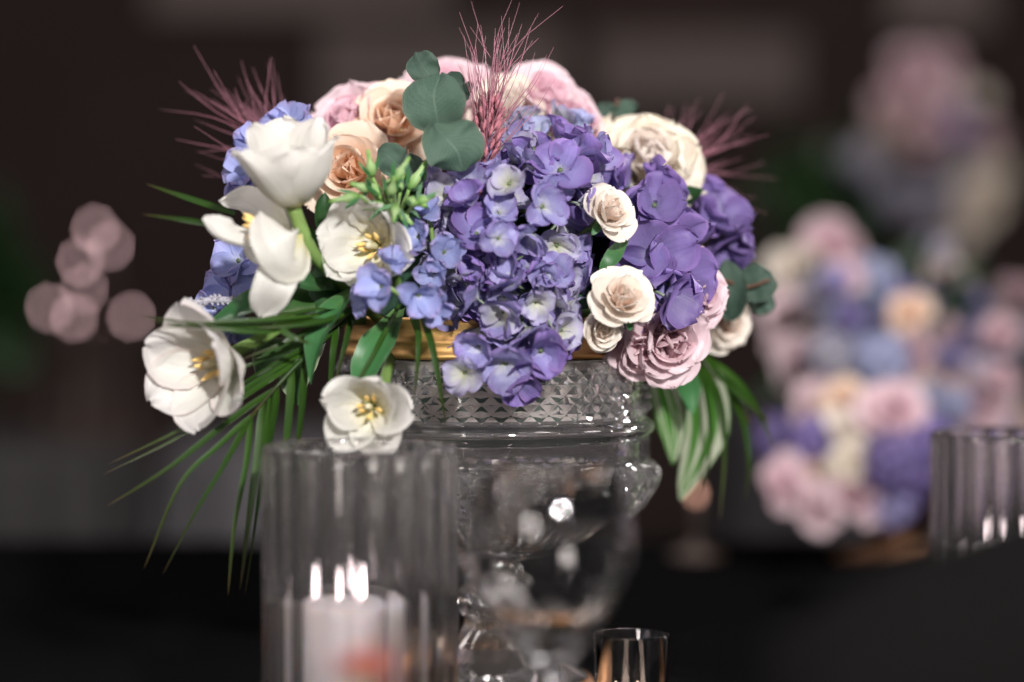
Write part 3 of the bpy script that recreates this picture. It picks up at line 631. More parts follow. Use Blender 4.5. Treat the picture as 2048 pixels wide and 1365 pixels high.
# loose tulip with petals falling apart: each petal along its own path
base = P(572, 480, -.05); t2 = thing('tulip', base, 'overblown white tulip with petals falling apart under the upright tulip', 'tulip', 'white tulips in the urn')
for pts, wd, hint, cup in [([(575, 478, -.04), (545, 430, -.035), (490, 392, -.03), (437, 400, -.04)], 34, view(.2, -.5, .8), .5),
                           ([(575, 482, -.05), (530, 486, -.06), (460, 480, -.07), (405, 437, -.075)], 38, view(.1, .75, .6), .6),
                           ([(596, 470, -.055), (590, 520, -.075), (555, 480, -.088), (520, 425, -.07)], 52, view(.4, .1, .9), -.2),
                           ([(590, 480, -.045), (568, 520, -.065), (545, 575, -.075), (520, 632, -.06)], 44, view(.25, .05, .95), .35),
                           ([(590, 475, -.03), (575, 450, -.02), (560, 415, -.015), (540, 400, -.02)], 42, view(0, 0, 1), .5),
                           ([(585, 490, -.045), (560, 510, -.05), (525, 512, -.05), (488, 500, -.045)], 22, view(0, .3, 1), .4)]:
    g = strip_geo([P(*q) - base for q in pts], mm(wd, -.05), TULIP, hint, cup, 0, 20, 14, .0042, pts[1][0] * .01); obj('petal', mesh('petal', g[0], g[1], 'tulip_white', g[2]), t2)
for k in range(5):
    d = view(-.8 + .15 * k, .5 - .2 * k, .4); g = join([tube_geo([Vector((0, 0, 0)), d * .010], [(0, .0007), (1, .0006)], 3, 5), ellip_geo(d * .009, .0016, d, .011, 6, 5)])
    obj('stamen', mesh('stamen', [q + P(545, 462, -.06) - base for q in g[0]], g[1], 'stamen_gold', g[2]), t2)
g = tube_geo([Vector((0, 0, 0))] + [P(*q) - base for q in [(610, 500, -.03), (650, 530, -.015), (740, 600, .03)]], [(0, .0042), (1, .0038)], 10, 8); obj('stem', mesh('stem', g[0], g[1], 'stem_green', g[2]), t2)

# ------------------------------------------------------------------ hydrangeas
floret_meshes('lav', 'hydrangea_lavender', .0150, .0098)
floret_meshes('pale', 'hydrangea_pale', .0135, .0085, tilt=58)
floret_meshes('vio', 'hydrangea_violet', .0165, .0108)
floret_meshes('deep', 'hydrangea_deep', .0200, .0130, cup=1.8)
floret_meshes('blue', 'hydrangea_blue', .0130, .0082)
floret_meshes('delph', 'delphinium_blue', .0150, .0078, prof=OVATE, n=5, tilt=58)
hydrangea((1010, 475), .018, 165, .055, 160, [('lav', 6), ('pale', 2.6), ('vio', 2.0)], .0145, 'large lavender hydrangea head in the middle of the bouquet', cap=95)
hydrangea((1030, 610), -.005, 115, .038, 90, [('lav', 5), ('pale', 3), ('vio', 2)], .0160, 'lavender hydrangea head spilling over the gold rim', cap=48, droop=.2)
hydrangea((1110, 345), .035, 95, .045, 65, [('lav', 3), ('vio', 5), ('pale', 1)], .0165, 'violet hydrangea head below the pink wheat plume', cap=36)
hydrangea((1095, 275), .075, 75, .03, 32, [('blue', 5), ('pale', 2)], .0140, 'pale blue hydrangea head behind the violet one', cap=26)
hydrangea((1308, 555), .045, 52, .045, 84, [('deep', 3), ('vio', 3)], .0195, 'deep purple hydrangea head between the cream spray roses', cap=26, scale=(1.05, 1.45))
hydrangea((1275, 420), .065, 65, .03, 60, [('vio', 4), ('deep', 3)], .0190, 'purple hydrangea head below the large ivory bloom', cap=20)
hydrangea((1428, 455), .125, 42, .03, 40, [('deep', 1)], .0210, 'dark purple hydrangea head at the side by the eucalyptus', cap=14, scale=(1.0, 1.3))
hydrangea((560, 315), .04, 62, .03, 40, [('blue', 3), ('delph', 2)], .0170, 'blue hydrangea florets peeping out behind the upright tulip', cap=18)
# a few florets that hang over the rim
dr = thing('hydrangea_sprig', P(960, 700, -.035), 'loose lavender florets dangling over the cut crystal band', 'hydrangea')
for (x, y, Y, ax, s, k) in [(930, 745, -.04, view(-.3, -.2, 1), 1.05, 'pale'), (1010, 725, -.038, view(.1, -.4, .9), 1.2, 'lav'), (1080, 700, -.035, view(.3, -.4, .9), 1.15, 'vio'), (960, 690, -.04, view(-.3, -.3, .9), 1.1, 'lav'), (1120, 660, -.03, view(.5, -.1, .9), 1.1, 'pale'), (1040, 745, -.03, view(.1, -.7, .7), 1.1, 'vio')]:
    put_floret(dr, k, P(x, y, Y) - dr.location, ax, s)
g = tube_geo([P(x, y, -.01) - dr.location for x, y in [(925, 745), (970, 720), (1010, 690), (1030, 640)]], [(0, .0012), (1, .002)], 8, 6); obj('stem', mesh('stem', g[0], g[1], 'stem_green', g[2]), dr)
# larkspur / delphinium florets
def delph(name, label, items, stempts):
    t = thing(name, P(*items[0][:3]), label, 'delphinium', 'blue delphinium sprigs')
    for x, y, Y, ax, s in items: put_floret(t, 'delph', P(x, y, Y) - t.location, ax, s, 5)
    g = tube_geo([P(*q) - t.location for q in stempts], [(0, .0014), (1, .002)], 8, 6); obj('stem', mesh('stem', g[0], g[1], 'stem_green', g[2]), t)
delph('delphinium_sprig', 'blue delphinium florets in front of the open white tulip', [(765, 575, -.06, view(-.3, .3, 1), 1.05), (835, 590, -.06, view(.4, -.2, .8), 1.0), (785, 530, -.05, view(0, .7, .6), .8), (865, 610, -.05, view(.6, -.5, .6), .9), (738, 600, -.05, view(-.8, -.2, .6), .8)], [(770, 570, -.05), (810, 600, -.04), (830, 650, -.01), (850, 700, .03)])
delph('delphinium_sprig', 'blue delphinium florets between open tulip and lavender hydrangea', [(838, 475, -.03, view(-.5, .2, .8), .9), (888, 505, -.03, view(.1, .1, 1), .95), (850, 430, -.02, view(-.2, .6, .7), .8), (870, 545, -.03, view(-.2, -.2, 1), .85)], [(860, 440, -.02), (870, 520, -.01), (880, 600, .03)])
delph('delphinium_sprig', 'blue delphinium florets below the overblown white tulip', [(480, 522, .0, view(-.5, .1, .8), 1.2), (470, 590, .01, view(-.6, 0, .7), 1.4), (515, 560, 0, view(-.1, 0, 1), 1.2), (430, 615, .0, view(-.6, -.3, .7), .9), (455, 650, .0, view(-.3, -.6, .7), .8), (490, 655, -.0, view(0, -.5, .8), .9)], [(440, 640, .02), (480, 580, .02), (560, 560, .03), (700, 600, .05)])
delph('delphinium_sprig', 'blue delphinium florets against the pink wheat behind upright tulip', [(500, 345, .03, view(-.6, .2, .8), 1.2), (495, 375, .03, view(-.5, -.3, .8), 1.0), (585, 250, .04, view(-.2, .7, .6), 1.0), (555, 262, .04, view(-.5, .5, .7), .9)], [(510, 350, .05), (560, 300, .06), (650, 400, .08)])

# ------------------------------------------------------------------ roses and friends
rose((690, 335), .02, 82, view(-.15, .25, .9), 'peach rose tucked behind the upright white tulip', 'rose_peach', n=18, wav=.1)
rose((785, 228), .055, 78, view(-.05, .45, .85), 'peach rose behind the large eucalyptus leaves', 'rose_peach', n=18)
rose((690, 232), .07, 84, view(-.4, .5, .7), 'ruffled pink bloom beside the peach rose', 'rose_pink', n=16, ruffle=.09, wav=.14, name='lisianthus', cat='lisianthus')
rose((880, 165), .10, 88, view(-.1, .7, .6), 'pale pink bloom on top behind the eucalyptus', 'rose_pink', n=16, ruffle=.07, wav=.12, name='lisianthus', cat='lisianthus')
rose((1015, 195), .09, 66, view(.0, .6, .7), 'cream bloom on top behind the wheat plume', 'rose_ivory', n=15, ruffle=.05)
rose((1100, 190), .105, 100, view(.3, .7, .6), 'pale pink bloom on top beside the wheat plume', 'rose_pink', n=16, ruffle=.07, wav=.12, name='lisianthus', cat='lisianthus')
rose((1165, 235), .10, 62, view(.5, .5, .6), 'small pink and cream bloom next to the big ivory one', 'rose_pink', n=18, ruffle=.06, name='lisianthus', cat='lisianthus')
rose((1300, 305), .09, 96, view(.1, .5, .8), 'large ruffled ivory bloom at the shoulder of the bouquet', 'rose_ivory', n=24, ruffle=.16, wav=.22, name='lisianthus', cat='lisianthus')
rose((1228, 418), -.015, 50, view(.42, .35, .8), 'cream spray rose facing out below the ivory bloom', 'rose_cream', n=16, sepals=True, group='cream spray roses', amax=70, wav=.1)
rose((1250, 588), -.035, 58, view(.25, .42, .85), 'open cream spray rose against the deep purple hydrangea', 'rose_cream', n=17, sepals=True, group='cream spray roses', amax=78, wav=.1)
rose((1210, 662), -.025, 38, view(.4, -.1, .85), 'smallest cream spray rose just above the gold rim', 'rose_cream', n=20, sepals=True, group='cream spray roses', amax=55)
rose((1462, 648), .12, 52, view(.4, -.1, .8), 'cream spray rose hanging below the side eucalyptus leaves', 'rose_cream', n=18, sepals=True, group='cream spray roses', amax=75, wav=.12)
rose((1405, 590), .03, 62, view(.5, .1, .8), 'mauve pink bloom beside the deep purple hydrangea', 'rose_mauve', n=17, ruffle=.09, wav=.12, name='carnation', cat='carnation')
rose((1350, 685), .015, 76, view(.35, -.15, .9), 'mauve pink bloom hanging over the crystal shoulder', 'rose_mauve', n=17, ruffle=.10, wav=.14, name='carnation', cat='carnation')
rose((1400, 530), .035, 44, view(.6, .3, .8), 'small mauve bloom above the larger one beside purple hydrangea', 'rose_mauve', n=16, ruffle=.10, wav=.14, name='carnation', cat='carnation')
rose((1285, 715), .02, 56, view(.1, -.5, .85), 'small mauve bloom resting on the gold rim', 'rose_mauve', n=20, ruffle=.10, wav=.14, name='carnation', cat='carnation')

# ------------------------------------------------------------------ eucalyptus
def eucalyptus(label, stempts, leaves):
    t = thing('eucalyptus_branch', P(*stempts[0]), label, 'eucalyptus', 'eucalyptus branches in the urn')
    g = tube_geo([P(*q) - t.location for q in stempts], [(0, .0011), (1, .0016)], 12, 6); obj('stem', mesh('stem', g[0], g[1], 'stem_brown', g[2]), t)
    for k, (pts, wd, hint) in enumerate(leaves): leaf('leaf', pts, wd, '', 'leaf_eucalyptus', ROUND, '', '', hint, cup=.14, n=18, nu=12, wav=.0045, parent=t, seed=k * 2.3 + stempts[0][0] * .01)
    return t
eucalyptus('eucalyptus branch with two large round leaves beside the wheat plume', [(868, 115, .02), (872, 200, .0), (878, 268, -.025), (890, 350, -.01), (900, 450, .03)],
    [([(880, 268, -.022), (872, 225, -.03), (868, 190, -.03), (880, 150, -.02)], 66, view(-.1, .1, 1)),
     ([(868, 250, -.03), (895, 280, -.036), (915, 305, -.036), (925, 342, -.03)], 66, view(.05, .35, .9)),
     ([(872, 165, .005), (855, 145, .005), (840, 125, .005), (832, 105, .012)], 33, view(-.2, .2, 1)),
     ([(890, 205, .01), (905, 185, .015), (918, 172, .02), (930, 165, .025)], 34, view(.3, .2, .9))])
eucalyptus('eucalyptus twig with small leaves above the green buds', [(815, 300, -.005), (812, 345, -.01), (818, 400, .0), (840, 480, .03)],
    [([(815, 342, -.012), (795, 330, -.018), (775, 312, -.02), (755, 302, -.018)], 33, view(-.1, .2, 1)),
     ([(812, 300, -.004), (825, 325, -.012), (835, 350, -.014), (840, 378, -.01)], 24, view(.5, .1, .8)),
     ([(812, 350, -.01), (806, 365, -.014), (802, 385, -.014), (800, 402, -.012)], 16, view(0, .2, 1))])
eucalyptus('eucalyptus twig pointing out at the side below the dark hydrangea', [(1540, 560, .10), (1490, 575, .10), (1440, 560, .09), (1360, 560, .08)],
    [([(1455, 520, .10), (1458, 560, .095), (1462, 600, .095), (1460, 640, .1)], 36, view(-.2, .1, 1)),
     ([(1480, 590, .105), (1502, 575, .105), (1525, 560, .105), (1545, 545, .11)], 40, view(.3, .3, .9)),
     ([(1495, 610, .115), (1515, 610, .12), (1530, 600, .12), (1545, 590, .12)], 30, view(.1, .5, .8))])
eucalyptus('eucalyptus tip showing behind the ivory bloom', [(1235, 200, .15), (1225, 240, .14), (1200, 300, .12)],
    [([(1225, 250, .14), (1215, 235, .14), (1208, 222, .14), (1205, 205, .14)], 32, view(0, .2, 1)), ([(1230, 235, .15), (1245, 225, .15), (1260, 220, .15), (1270, 225, .15)], 22, view(.2, .3, 1))])

# ------------------------------------------------------------------ pink wheat
def wheat(label, base, tip, rpx, fan, nawn, lenpx, spread, seed, Yj=.02):
    rr = random.Random(seed); b = P(*base); t = thing('wheat_ear', b, label, 'wheat', 'dyed pink wheat ears'); T = P(*tip) - b; ax = T.normalized()
    g = tube_geo([Vector((0, 0, 0)) - ax * .03, T * .5, T], [(0, .0012), (1, .0007)], 6, 6); obj('stem', mesh('stem', g[0], g[1], 'wheat_pink', g[2]), t)
    parts = []; B = basis(ax); r0 = mm(rpx, base[2])
    for k in range(64):
        f = k / 63; a = k * 2.4; d = B @ Vector((math.cos(a), math.sin(a), 0)); rad_ = r0 * (.35 + .65 * math.sin(math.pi * min(1, f * .9 + .12)))
        c0 = T * f + d * rad_ * rr.uniform(.5, 1.1); parts.append(ellip_geo(c0, mm(5, base[2]), (ax + d * .5 + Vector((rr.gauss(0, .2),) * 3)).normalized(), mm(26, base[2]), 5, 4))
    g = join(parts); o = obj('grains', mesh('grains', g[0], g[1], 'wheat_grain', g[2]), t); o['kind'] = 'stuff'
    parts = []
    for k in range(nawn):
        f = rr.random() ** 1.3; a = rr.random() * 6.28; s = T * f + B @ Vector((math.cos(a), math.sin(a), 0)) * r0 * .8 * rr.random()
        fx = rr.gauss(0, .5); fy = rr.gauss(0, .3)
        d = (ax + (fan * fx + Vector((0, 1, 0)) * fy) * spread).normalized(); ln = mm(lenpx, base[2]) * rr.uniform(.55, 1.15)
        bend = Vector((rr.gauss(0, .06), rr.gauss(0, .06), rr.gauss(0, .06))) * ln
        parts.append(tube_geo([s, s + d * ln * .5 + bend, s + d * ln], [(0, .00034), (.5, .00024), (1, .00009)], 6, 4))
    g = join(parts); o = obj('awns', mesh('awns', g[0], g[1], 'wheat_pink', g[2]), t); o['kind'] = 'stuff'
wheat('dyed pink wheat ear rising from the middle of the bouquet', (968, 325, -.005), (982, 205, .005), 26, view(1, -.1, 0), 80, 225, .55, 3)
wheat('dyed pink wheat ear fanning out behind the upright tulip', (625, 385, .08), (535, 290, .09), 20, view(.7, .7, 0), 62, 225, .8, 4)
wheat('dyed pink wheat ear fanning out behind the ivory bloom', (1300, 375, .125), (1380, 320, .15), 20, view(-.6, .75, 0), 62, 215, 1.0, 5)

# ------------------------------------------------------------------ green buds, grey sprig
gb = thing('bud_cluster', P(790, 450, -.02), 'cluster of small green flower buds above the open tulip', 'flower buds')
for k, (x, y, dx, dy) in enumerate([(745, 355, -5, -28), (720, 392, -32, 6), (768, 375, 22, -12), (760, 392, -12, -18), (788, 365, 16, -26), (800, 385, -4, -14), (812, 400, 20, 6), (792, 410, -2, 16), (818, 380, 18, -30), (770, 410, -24, 4), (835, 405, 16, -6), (800, 425, 10, 10), (742, 380, -20, -6), (780, 395, 4, -20)]):
    Y = -.045 - .01 * math.sin(k * 2.1); b = P(x, y, Y) - gb.location; d = (P(x + dx, y + dy, Y - .004 * math.cos(k)) - P(x, y, Y)); 
    g = join([tube_geo([Vector((0, 0, 0)), b * .6, b], [(0, .0012), (1, .0011)], 5, 5), ellip_geo(b, mm(11, Y), d.normalized(), d.length * 1.5 + .004, 8, 7, [(0, .3), (.18, .95), (.4, 1.0), (.6, .55), (.8, .4), (.95, .55), (1, .3)])])
    obj('bud', mesh('bud', g[0], g[1], 'bud_green', g[2]), gb)
    for q in range(3):
        a = q * 2.1 + k; dd = (d.normalized() + Vector((math.cos(a), math.sin(a), math.cos(a * 2))) * .8).normalized()
        g = strip_geo([b, b + dd * .006, b + dd * .012 + d * .25], .0012, LANCE, view(0, 0, 1), n=5, nu=2); obj('bract', mesh('bract', g[0], g[1], 'leaf_tulip', g[2]), gb)
gs = thing('fuzzy_sprig', P(470, 600, -.02), 'fuzzy grey lavender sprig beside the nodding tulip', 'sprig')
for pts in ([(470, 602, -.02), (430, 600, -.03), (390, 605, -.035), (372, 615, -.035)], [(400, 605, -.033), (388, 625, -.036), (380, 645, -.036)]):
    pp = [P(*q) - gs.location for q in pts]; g = [tube_geo(pp, [(0, .0022), (1, .0014)], 12, 7)]
    C = catmull(pp, 60)
    for c0 in C:
        d = Vector((R.gauss(0, 1), R.gauss(0, 1), R.gauss(0, 1))).normalized(); g.append(ellip_geo(c0 + d * .0012, .0009, d, .0028, 5, 3))
    g = join(g); obj('spike', mesh('spike', g[0], g[1], 'sprig_grey', g[2]), gs)

# ------------------------------------------------------------------ broad leaves
LG = 'broad tulip leaves in the urn'
leaf('tulip_leaf', [(690, 585, -.0), (630, 575, -.03), (590, 555, -.04), (568, 545, -.035)], 30, 'short glossy green leaf between the overblown and open tulips', 'leaf_tulip', LANCE, 'leaf', LG, view(-.1, .6, .8), cup=.5)
leaf('tulip_leaf', [(640, 570, .0), (560, 590, -.02), (490, 615, -.03), (415, 650, -.02)], 34, 'long green leaf pointing at the nodding white tulip', 'leaf_tulip', LANCE, 'leaf', LG, view(-.1, .7, .8), cup=.35)
leaf('tulip_leaf', [(745, 560, .0), (690, 605, -.035), (640, 680, -.05), (622, 770, -.045)], 34, 'folded green leaf hanging down over the gold rim', 'leaf_tulip', LANCE, 'leaf', LG, view(-.5, .2, .9), cup=0, fold=.5, roll=.4)
leaf('tulip_leaf', [(800, 620, .0), (770, 670, -.03), (735, 730, -.04), (708, 800, -.035)], 38, 'bright green leaf behind the low hanging tulip', 'leaf_tulip', LANCE, 'leaf', LG, view(-.3, .3, .9), cup=.3)
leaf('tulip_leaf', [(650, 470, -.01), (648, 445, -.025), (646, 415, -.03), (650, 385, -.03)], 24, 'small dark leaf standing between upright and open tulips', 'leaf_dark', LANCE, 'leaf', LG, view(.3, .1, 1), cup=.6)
leaf('tulip_leaf', [(760, 600, .01), (700, 585, -.01), (640, 595, -.02), (590, 640, -.015)], 44, 'wide dark leaf below the open white tulip', 'leaf_dark', LANCE, 'leaf', LG, view(-.1, .6, .8), cup=.3)
leaf('tulip_leaf', [(1255, 470, .01), (1235, 500, -.005), (1215, 530, -.01), (1200, 565, -.005)], 17, 'narrow green leaf between the two larger spray roses', 'leaf_tulip', LANCE, 'leaf', LG, view(-.1, .1, 1), cup=.2)
leaf('tulip_leaf', [(1300, 690, .09), (1345, 730, .10), (1375, 775, .11), (1385, 830, .11)], 30, 'green leaf hanging beside the striped drooping leaf', 'leaf_tulip', LANCE, 'leaf', LG, view(.2, .2, 1), cup=.4)
leaf('striped_leaf', [(1300, 660, .13), (1370, 740, .13), (1405, 850, .15), (1360, 1000, .16)], 62, 'broad white and green striped leaf drooping beside the urn', 'leaf_variegated', LANCE, 'leaf', None, view(.2, .2, 1), cup=.35, wav=.004)
leaf('striped_leaf', [(1290, 680, .12), (1330, 770, .13), (1350, 850, .14), (1345, 930, .14)], 40, 'shorter striped leaf between the drooping leaf and the urn', 'leaf_variegated', LANCE, 'leaf', None, view(-.2, .2, 1), cup=.35, wav=.004)
for k, (pts, wd, lb) in enumerate([([(660, 610, .0), (620, 600, -.02), (580, 605, -.03), (552, 625, -.03)], 30, 'pale edged leaf under the palm blades by the gold rim'), ([(640, 690, .02), (610, 720, .0), (590, 765, -.01), (598, 812, -.01)], 34, 'pale edged leaf hanging behind the palm fan'), ([(600, 690, .03), (560, 700, .01), (530, 720, .0), (515, 760, .0)], 32, 'pale edged leaf beside the nodding tulip stem')]):
    leaf('pale_edged_leaf', pts, wd, lb, 'leaf_margin', LANCE, 'leaf', 'pale edged leaves', view(-.1, .4, .9), cup=.2, wav=.003)

# ------------------------------------------------------------------ palm fronds and grass
def palm(label, rachis, leaflets):
    t = thing('palm_frond', P(*rachis[0]), label, 'palm frond', 'palm fronds in the urn')
    g = tube_geo([P(*q) - t.location for q in rachis], [(0, .0022), (1, .0009)], 14, 6); obj('rachis', mesh('rachis', g[0], g[1], 'leaf_palm', g[2]), t)
    for k, (pts, wd) in enumerate(leaflets):
        leaf('leaflet', pts, wd, '', 'leaf_palm', BLADE, '', '', view(-.3 + .1 * math.sin(k * 2.3), .5, .8), fold=.35, cup=0, n=18, nu=2, parent=t, roll=.5 * math.sin(k * 1.9), seed=k + 1.0)
palm('palm frond fanning down beside the candle glass', [(720, 620, .0), (640, 685, -.03), (570, 755, -.045), (500, 835, -.05)],
    [([(640, 685, -.03), (520, 760, -.045), (380, 850, -.055), (218, 928, -.05)], 7), ([(610, 715, -.035), (480, 800, -.05), (350, 880, -.055), (205, 950, -.05)], 7.5),
     ([(555, 775, -.045), (450, 850, -.055), (340, 935, -.06), (215, 1012, -.055)], 8), ([(512, 825, -.05), (440, 890, -.055), (360, 970, -.06), (288, 1138, -.055)], 6.5),
     ([(503, 832, -.05), (450, 930, -.055), (390, 1030, -.06), (325, 1150, -.06)], 8), ([(503, 835, -.05), (493, 930, -.055), (470, 1050, -.06), (456, 1190, -.06)], 7.5),
     ([(527, 805, -.048), (517, 900, -.052), (498, 1040, -.055), (480, 1180, -.055)], 9), ([(540, 795, -.047), (528, 920, -.05), (510, 1060, -.05), (490, 1190, -.05)], 6),
     ([(556, 775, -.045), (550, 830, -.045), (535, 920, -.045), (520, 1010, -.04)], 9), ([(585, 740, -.042), (580, 810, -.042), (572, 890, -.04), (565, 960, -.035)], 9), ([(612, 712, -.036), (607, 800, -.036), (598, 880, -.035), (592, 950, -.03)], 9),
     ([(650, 675, -.028), (560, 725, -.04), (470, 780, -.05), (400, 830, -.05)], 7), ([(660, 668, -.025), (570, 700, -.035), (500, 730, -.045), (430, 770, -.045)], 7), ([(675, 655, -.02), (668, 700, -.03), (662, 760, -.03), (655, 820, -.03)], 8)])
palm('palm frond lying level above the nodding white tulip', [(740, 600, .0), (660, 640, -.05), (560, 655, -.068), (470, 655, -.07)],
    [([(660, 640, -.05), (520, 645, -.072), (400, 648, -.078), (250, 628, -.075)], 6), ([(600, 655, -.06), (500, 656, -.073), (400, 655, -.08), (275, 640, -.078)], 6.5), ([(640, 632, -.055), (540, 640, -.072), (430, 645, -.08), (300, 660, -.08)], 5),
     ([(600, 650, -.062), (530, 665, -.07), (450, 660, -.08), (330, 636, -.08)], 6), ([(560, 656, -.068), (580, 672, -.07), (600, 680, -.07), (622, 690, -.065)], 7), ([(700, 625, -.02), (640, 620, -.05), (560, 632, -.065), (470, 650, -.068)], 7), ([(700, 625, -.02), (640, 650, -.045), (560, 690, -.055), (480, 720, -.055)], 7)])
palm('palm frond hanging behind the striped leaf at the side', [(1340, 640, .1), (1420, 720, .13), (1470, 790, .15), (1500, 850, .16)],
    [([(1400, 700, .12), (1450, 760, .14), (1500, 810, .15), (1545, 850, .16)], 9), ([(1420, 720, .13), (1480, 770, .145), (1520, 830, .16), (1550, 900, .16)], 8), ([(1400, 720, .13), (1440, 800, .14), (1450, 900, .15), (1440, 1040, .15)], 7), ([(1390, 700, .12), (1415, 800, .13), (1420, 900, .14), (1400, 990, .14)], 6), ([(1460, 780, .15), (1490, 850, .16), (1500, 930, .16), (1490, 1000, .16)], 7)])
GG = 'grass blades in the urn'
for pts, wd, lb in [([(470, 428, .04), (410, 408, .05), (350, 388, .06), (292, 368, .07)], 7, 'upper of two grass blades poking out beyond the tulips'), ([(450, 452, .05), (410, 447, .06), (350, 438, .075), (285, 429, .085)], 7, 'lower of two grass blades poking out beyond the tulips'),
                    ([(835, 600, -.02), (862, 680, -.05), (880, 770, -.055), (893, 858, -.05)], 8, 'long grass blade hanging over the cut crystal'), ([(830, 610, -.02), (838, 670, -.05), (836, 730, -.055), (828, 800, -.05)], 7, 'short grass blade hanging beside the low tulip leaf'),
                    ([(800, 610, -.02), (760, 690, -.045), (720, 760, -.05), (690, 800, -.05)], 7, 'grass blade slanting in front of the low tulip leaf'), ([(712, 610, -.02), (700, 660, -.035), (686, 710, -.04), (670, 770, -.04)], 8, 'dark grass blade crossing the gold rim')]:
    leaf('grass_blade', pts, wd, lb, 'leaf_palm', BLADE, 'grass blade', GG, view(-.4, .3, .8), fold=.4, cup=0, nu=2)

# filler leaves packed between the stems (nobody could count them)
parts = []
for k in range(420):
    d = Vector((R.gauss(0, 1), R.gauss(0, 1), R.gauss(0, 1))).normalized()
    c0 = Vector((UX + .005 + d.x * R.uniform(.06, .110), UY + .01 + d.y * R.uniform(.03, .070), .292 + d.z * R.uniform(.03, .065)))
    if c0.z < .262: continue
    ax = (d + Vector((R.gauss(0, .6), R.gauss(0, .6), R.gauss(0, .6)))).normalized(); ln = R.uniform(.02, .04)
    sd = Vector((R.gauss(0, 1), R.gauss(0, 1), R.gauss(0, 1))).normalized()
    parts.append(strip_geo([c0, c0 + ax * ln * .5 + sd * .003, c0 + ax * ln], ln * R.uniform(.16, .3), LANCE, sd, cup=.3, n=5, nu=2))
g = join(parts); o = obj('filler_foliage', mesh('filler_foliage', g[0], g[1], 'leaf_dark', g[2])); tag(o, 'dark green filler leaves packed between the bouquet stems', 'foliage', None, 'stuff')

# ------------------------------------------------------------------ coral rose in a bud vase, nearest the lens
Yc = -0.50; q = P(725, 1315, Yc)
v, f = lathe([(0.0005, 0), (0.02, 0), (0.024, 0.01), (0.022, 0.03), (0.010, 0.06), (0.008, 0.085), (0.0095, 0.09), (0.0085, 0.09), (0.0065, 0.085), (0.0085, 0.06), (0.019, 0.03), (0.0005, 0.006)], 32)
tag(obj('bud_vase', mesh('bud_vase', v, f, 'clear_glass'), None, (q.x, Yc, 0)), 'slim clear bud vase with one coral rose before the candle', 'vase')
cr = thing('coral_rose', q, 'coral rose rising before the fluted candle glass', 'rose')
for v, f, u, m in rose_parts(0.0135, 16, mat='rose_coral', seed=5, amax=60): obj('petal', mesh('petal', [x + Vector((0, 0, -.008)) for x in v], f, m, u), cr)
g = tube_geo([Vector((0, 0, -.008)), Vector((.001, 0, -.05)), Vector((0, 0, .012 - q.z))], [(0, .0015), (1, .0015)], 6, 6); obj('stem', mesh('stem', g[0], g[1], 'stem_green', g[2]), cr)

# ------------------------------------------------------------------ blurred arrangements behind
PROTO = {}
def proto_rose():
    for nm in ('rose_pink', 'rose_peach', 'rose_cream', 'rose_mauve', 'rose_ivory'):
        g = rose_parts(1.0, 14, mat=nm, seed=11, ruffle=.06, wav=.1); V, F, U = join([(v, f, u) for v, f, u, m in g]); PROTO[nm] = mesh('rose', [x - Vector((0, 0, .5)) for x in V], F, nm + '_outer', U)
proto_rose()
def proto_hyd(key):
    parts = []; rr = random.Random(3)
    for k in range(46):
        z = 1 - 2 * (k + .5) / 46; a = k * 2.4; d = Vector((math.cos(a) * math.sqrt(1 - z * z), math.sin(a) * math.sqrt(1 - z * z), z)); B = basis(d, rr.random() * 6)
        for p_ in range(4):
            g = petal_geo(.26, .17, [(0, 50), (.3, 72), (1, 80)], .3, BROAD, nu=3, nt=3, seed=k + p_, wav=.03); Rz = Matrix.Rotation(p_ * math.pi / 2, 3, 'Z')
            parts.append(([B @ (Rz @ x) + d * rr.uniform(.75, .9) for x in g[0]], g[1], g[2]))
    V, F, U = join(parts); PROTO[key] = mesh('hydrangea', V, F, key, U)
for k in ('hydrangea_violet', 'hydrangea_blue', 'hydrangea_lavender', 'hydrangea_pale', 'hydrangea_deep'): proto_hyd(k)
def far_flower(kind, px, py, Y, rp, where, group):
    q = P(px, py, Y); s = mm(rp, Y); hyd = kind.startswith('hyd'); colr = {'rose_pink': 'pink', 'rose_peach': 'peach', 'rose_cream': 'cream', 'rose_mauve': 'mauve', 'rose_ivory': 'ivory', 'hydrangea_violet': 'violet', 'hydrangea_blue': 'blue', 'hydrangea_lavender': 'lavender', 'hydrangea_pale': 'whitish', 'hydrangea_deep': 'dark purple'}[kind]
    o = obj('hydrangea' if hyd else 'rose', PROTO[kind], None, M=Matrix.Translation(q) @ (basis(view(R.uniform(-.5, .5), R.uniform(-.1, .7), 1), R.random() * 6) @ Matrix.Diagonal((s, s, s))).to_4x4())
    tag(o, '%s %s %s' % (colr, 'hydrangea' if hyd else 'rose', where), 'hydrangea' if hyd else 'rose', group + ', ' + colr + (' hydrangea' if hyd else ' rose'))
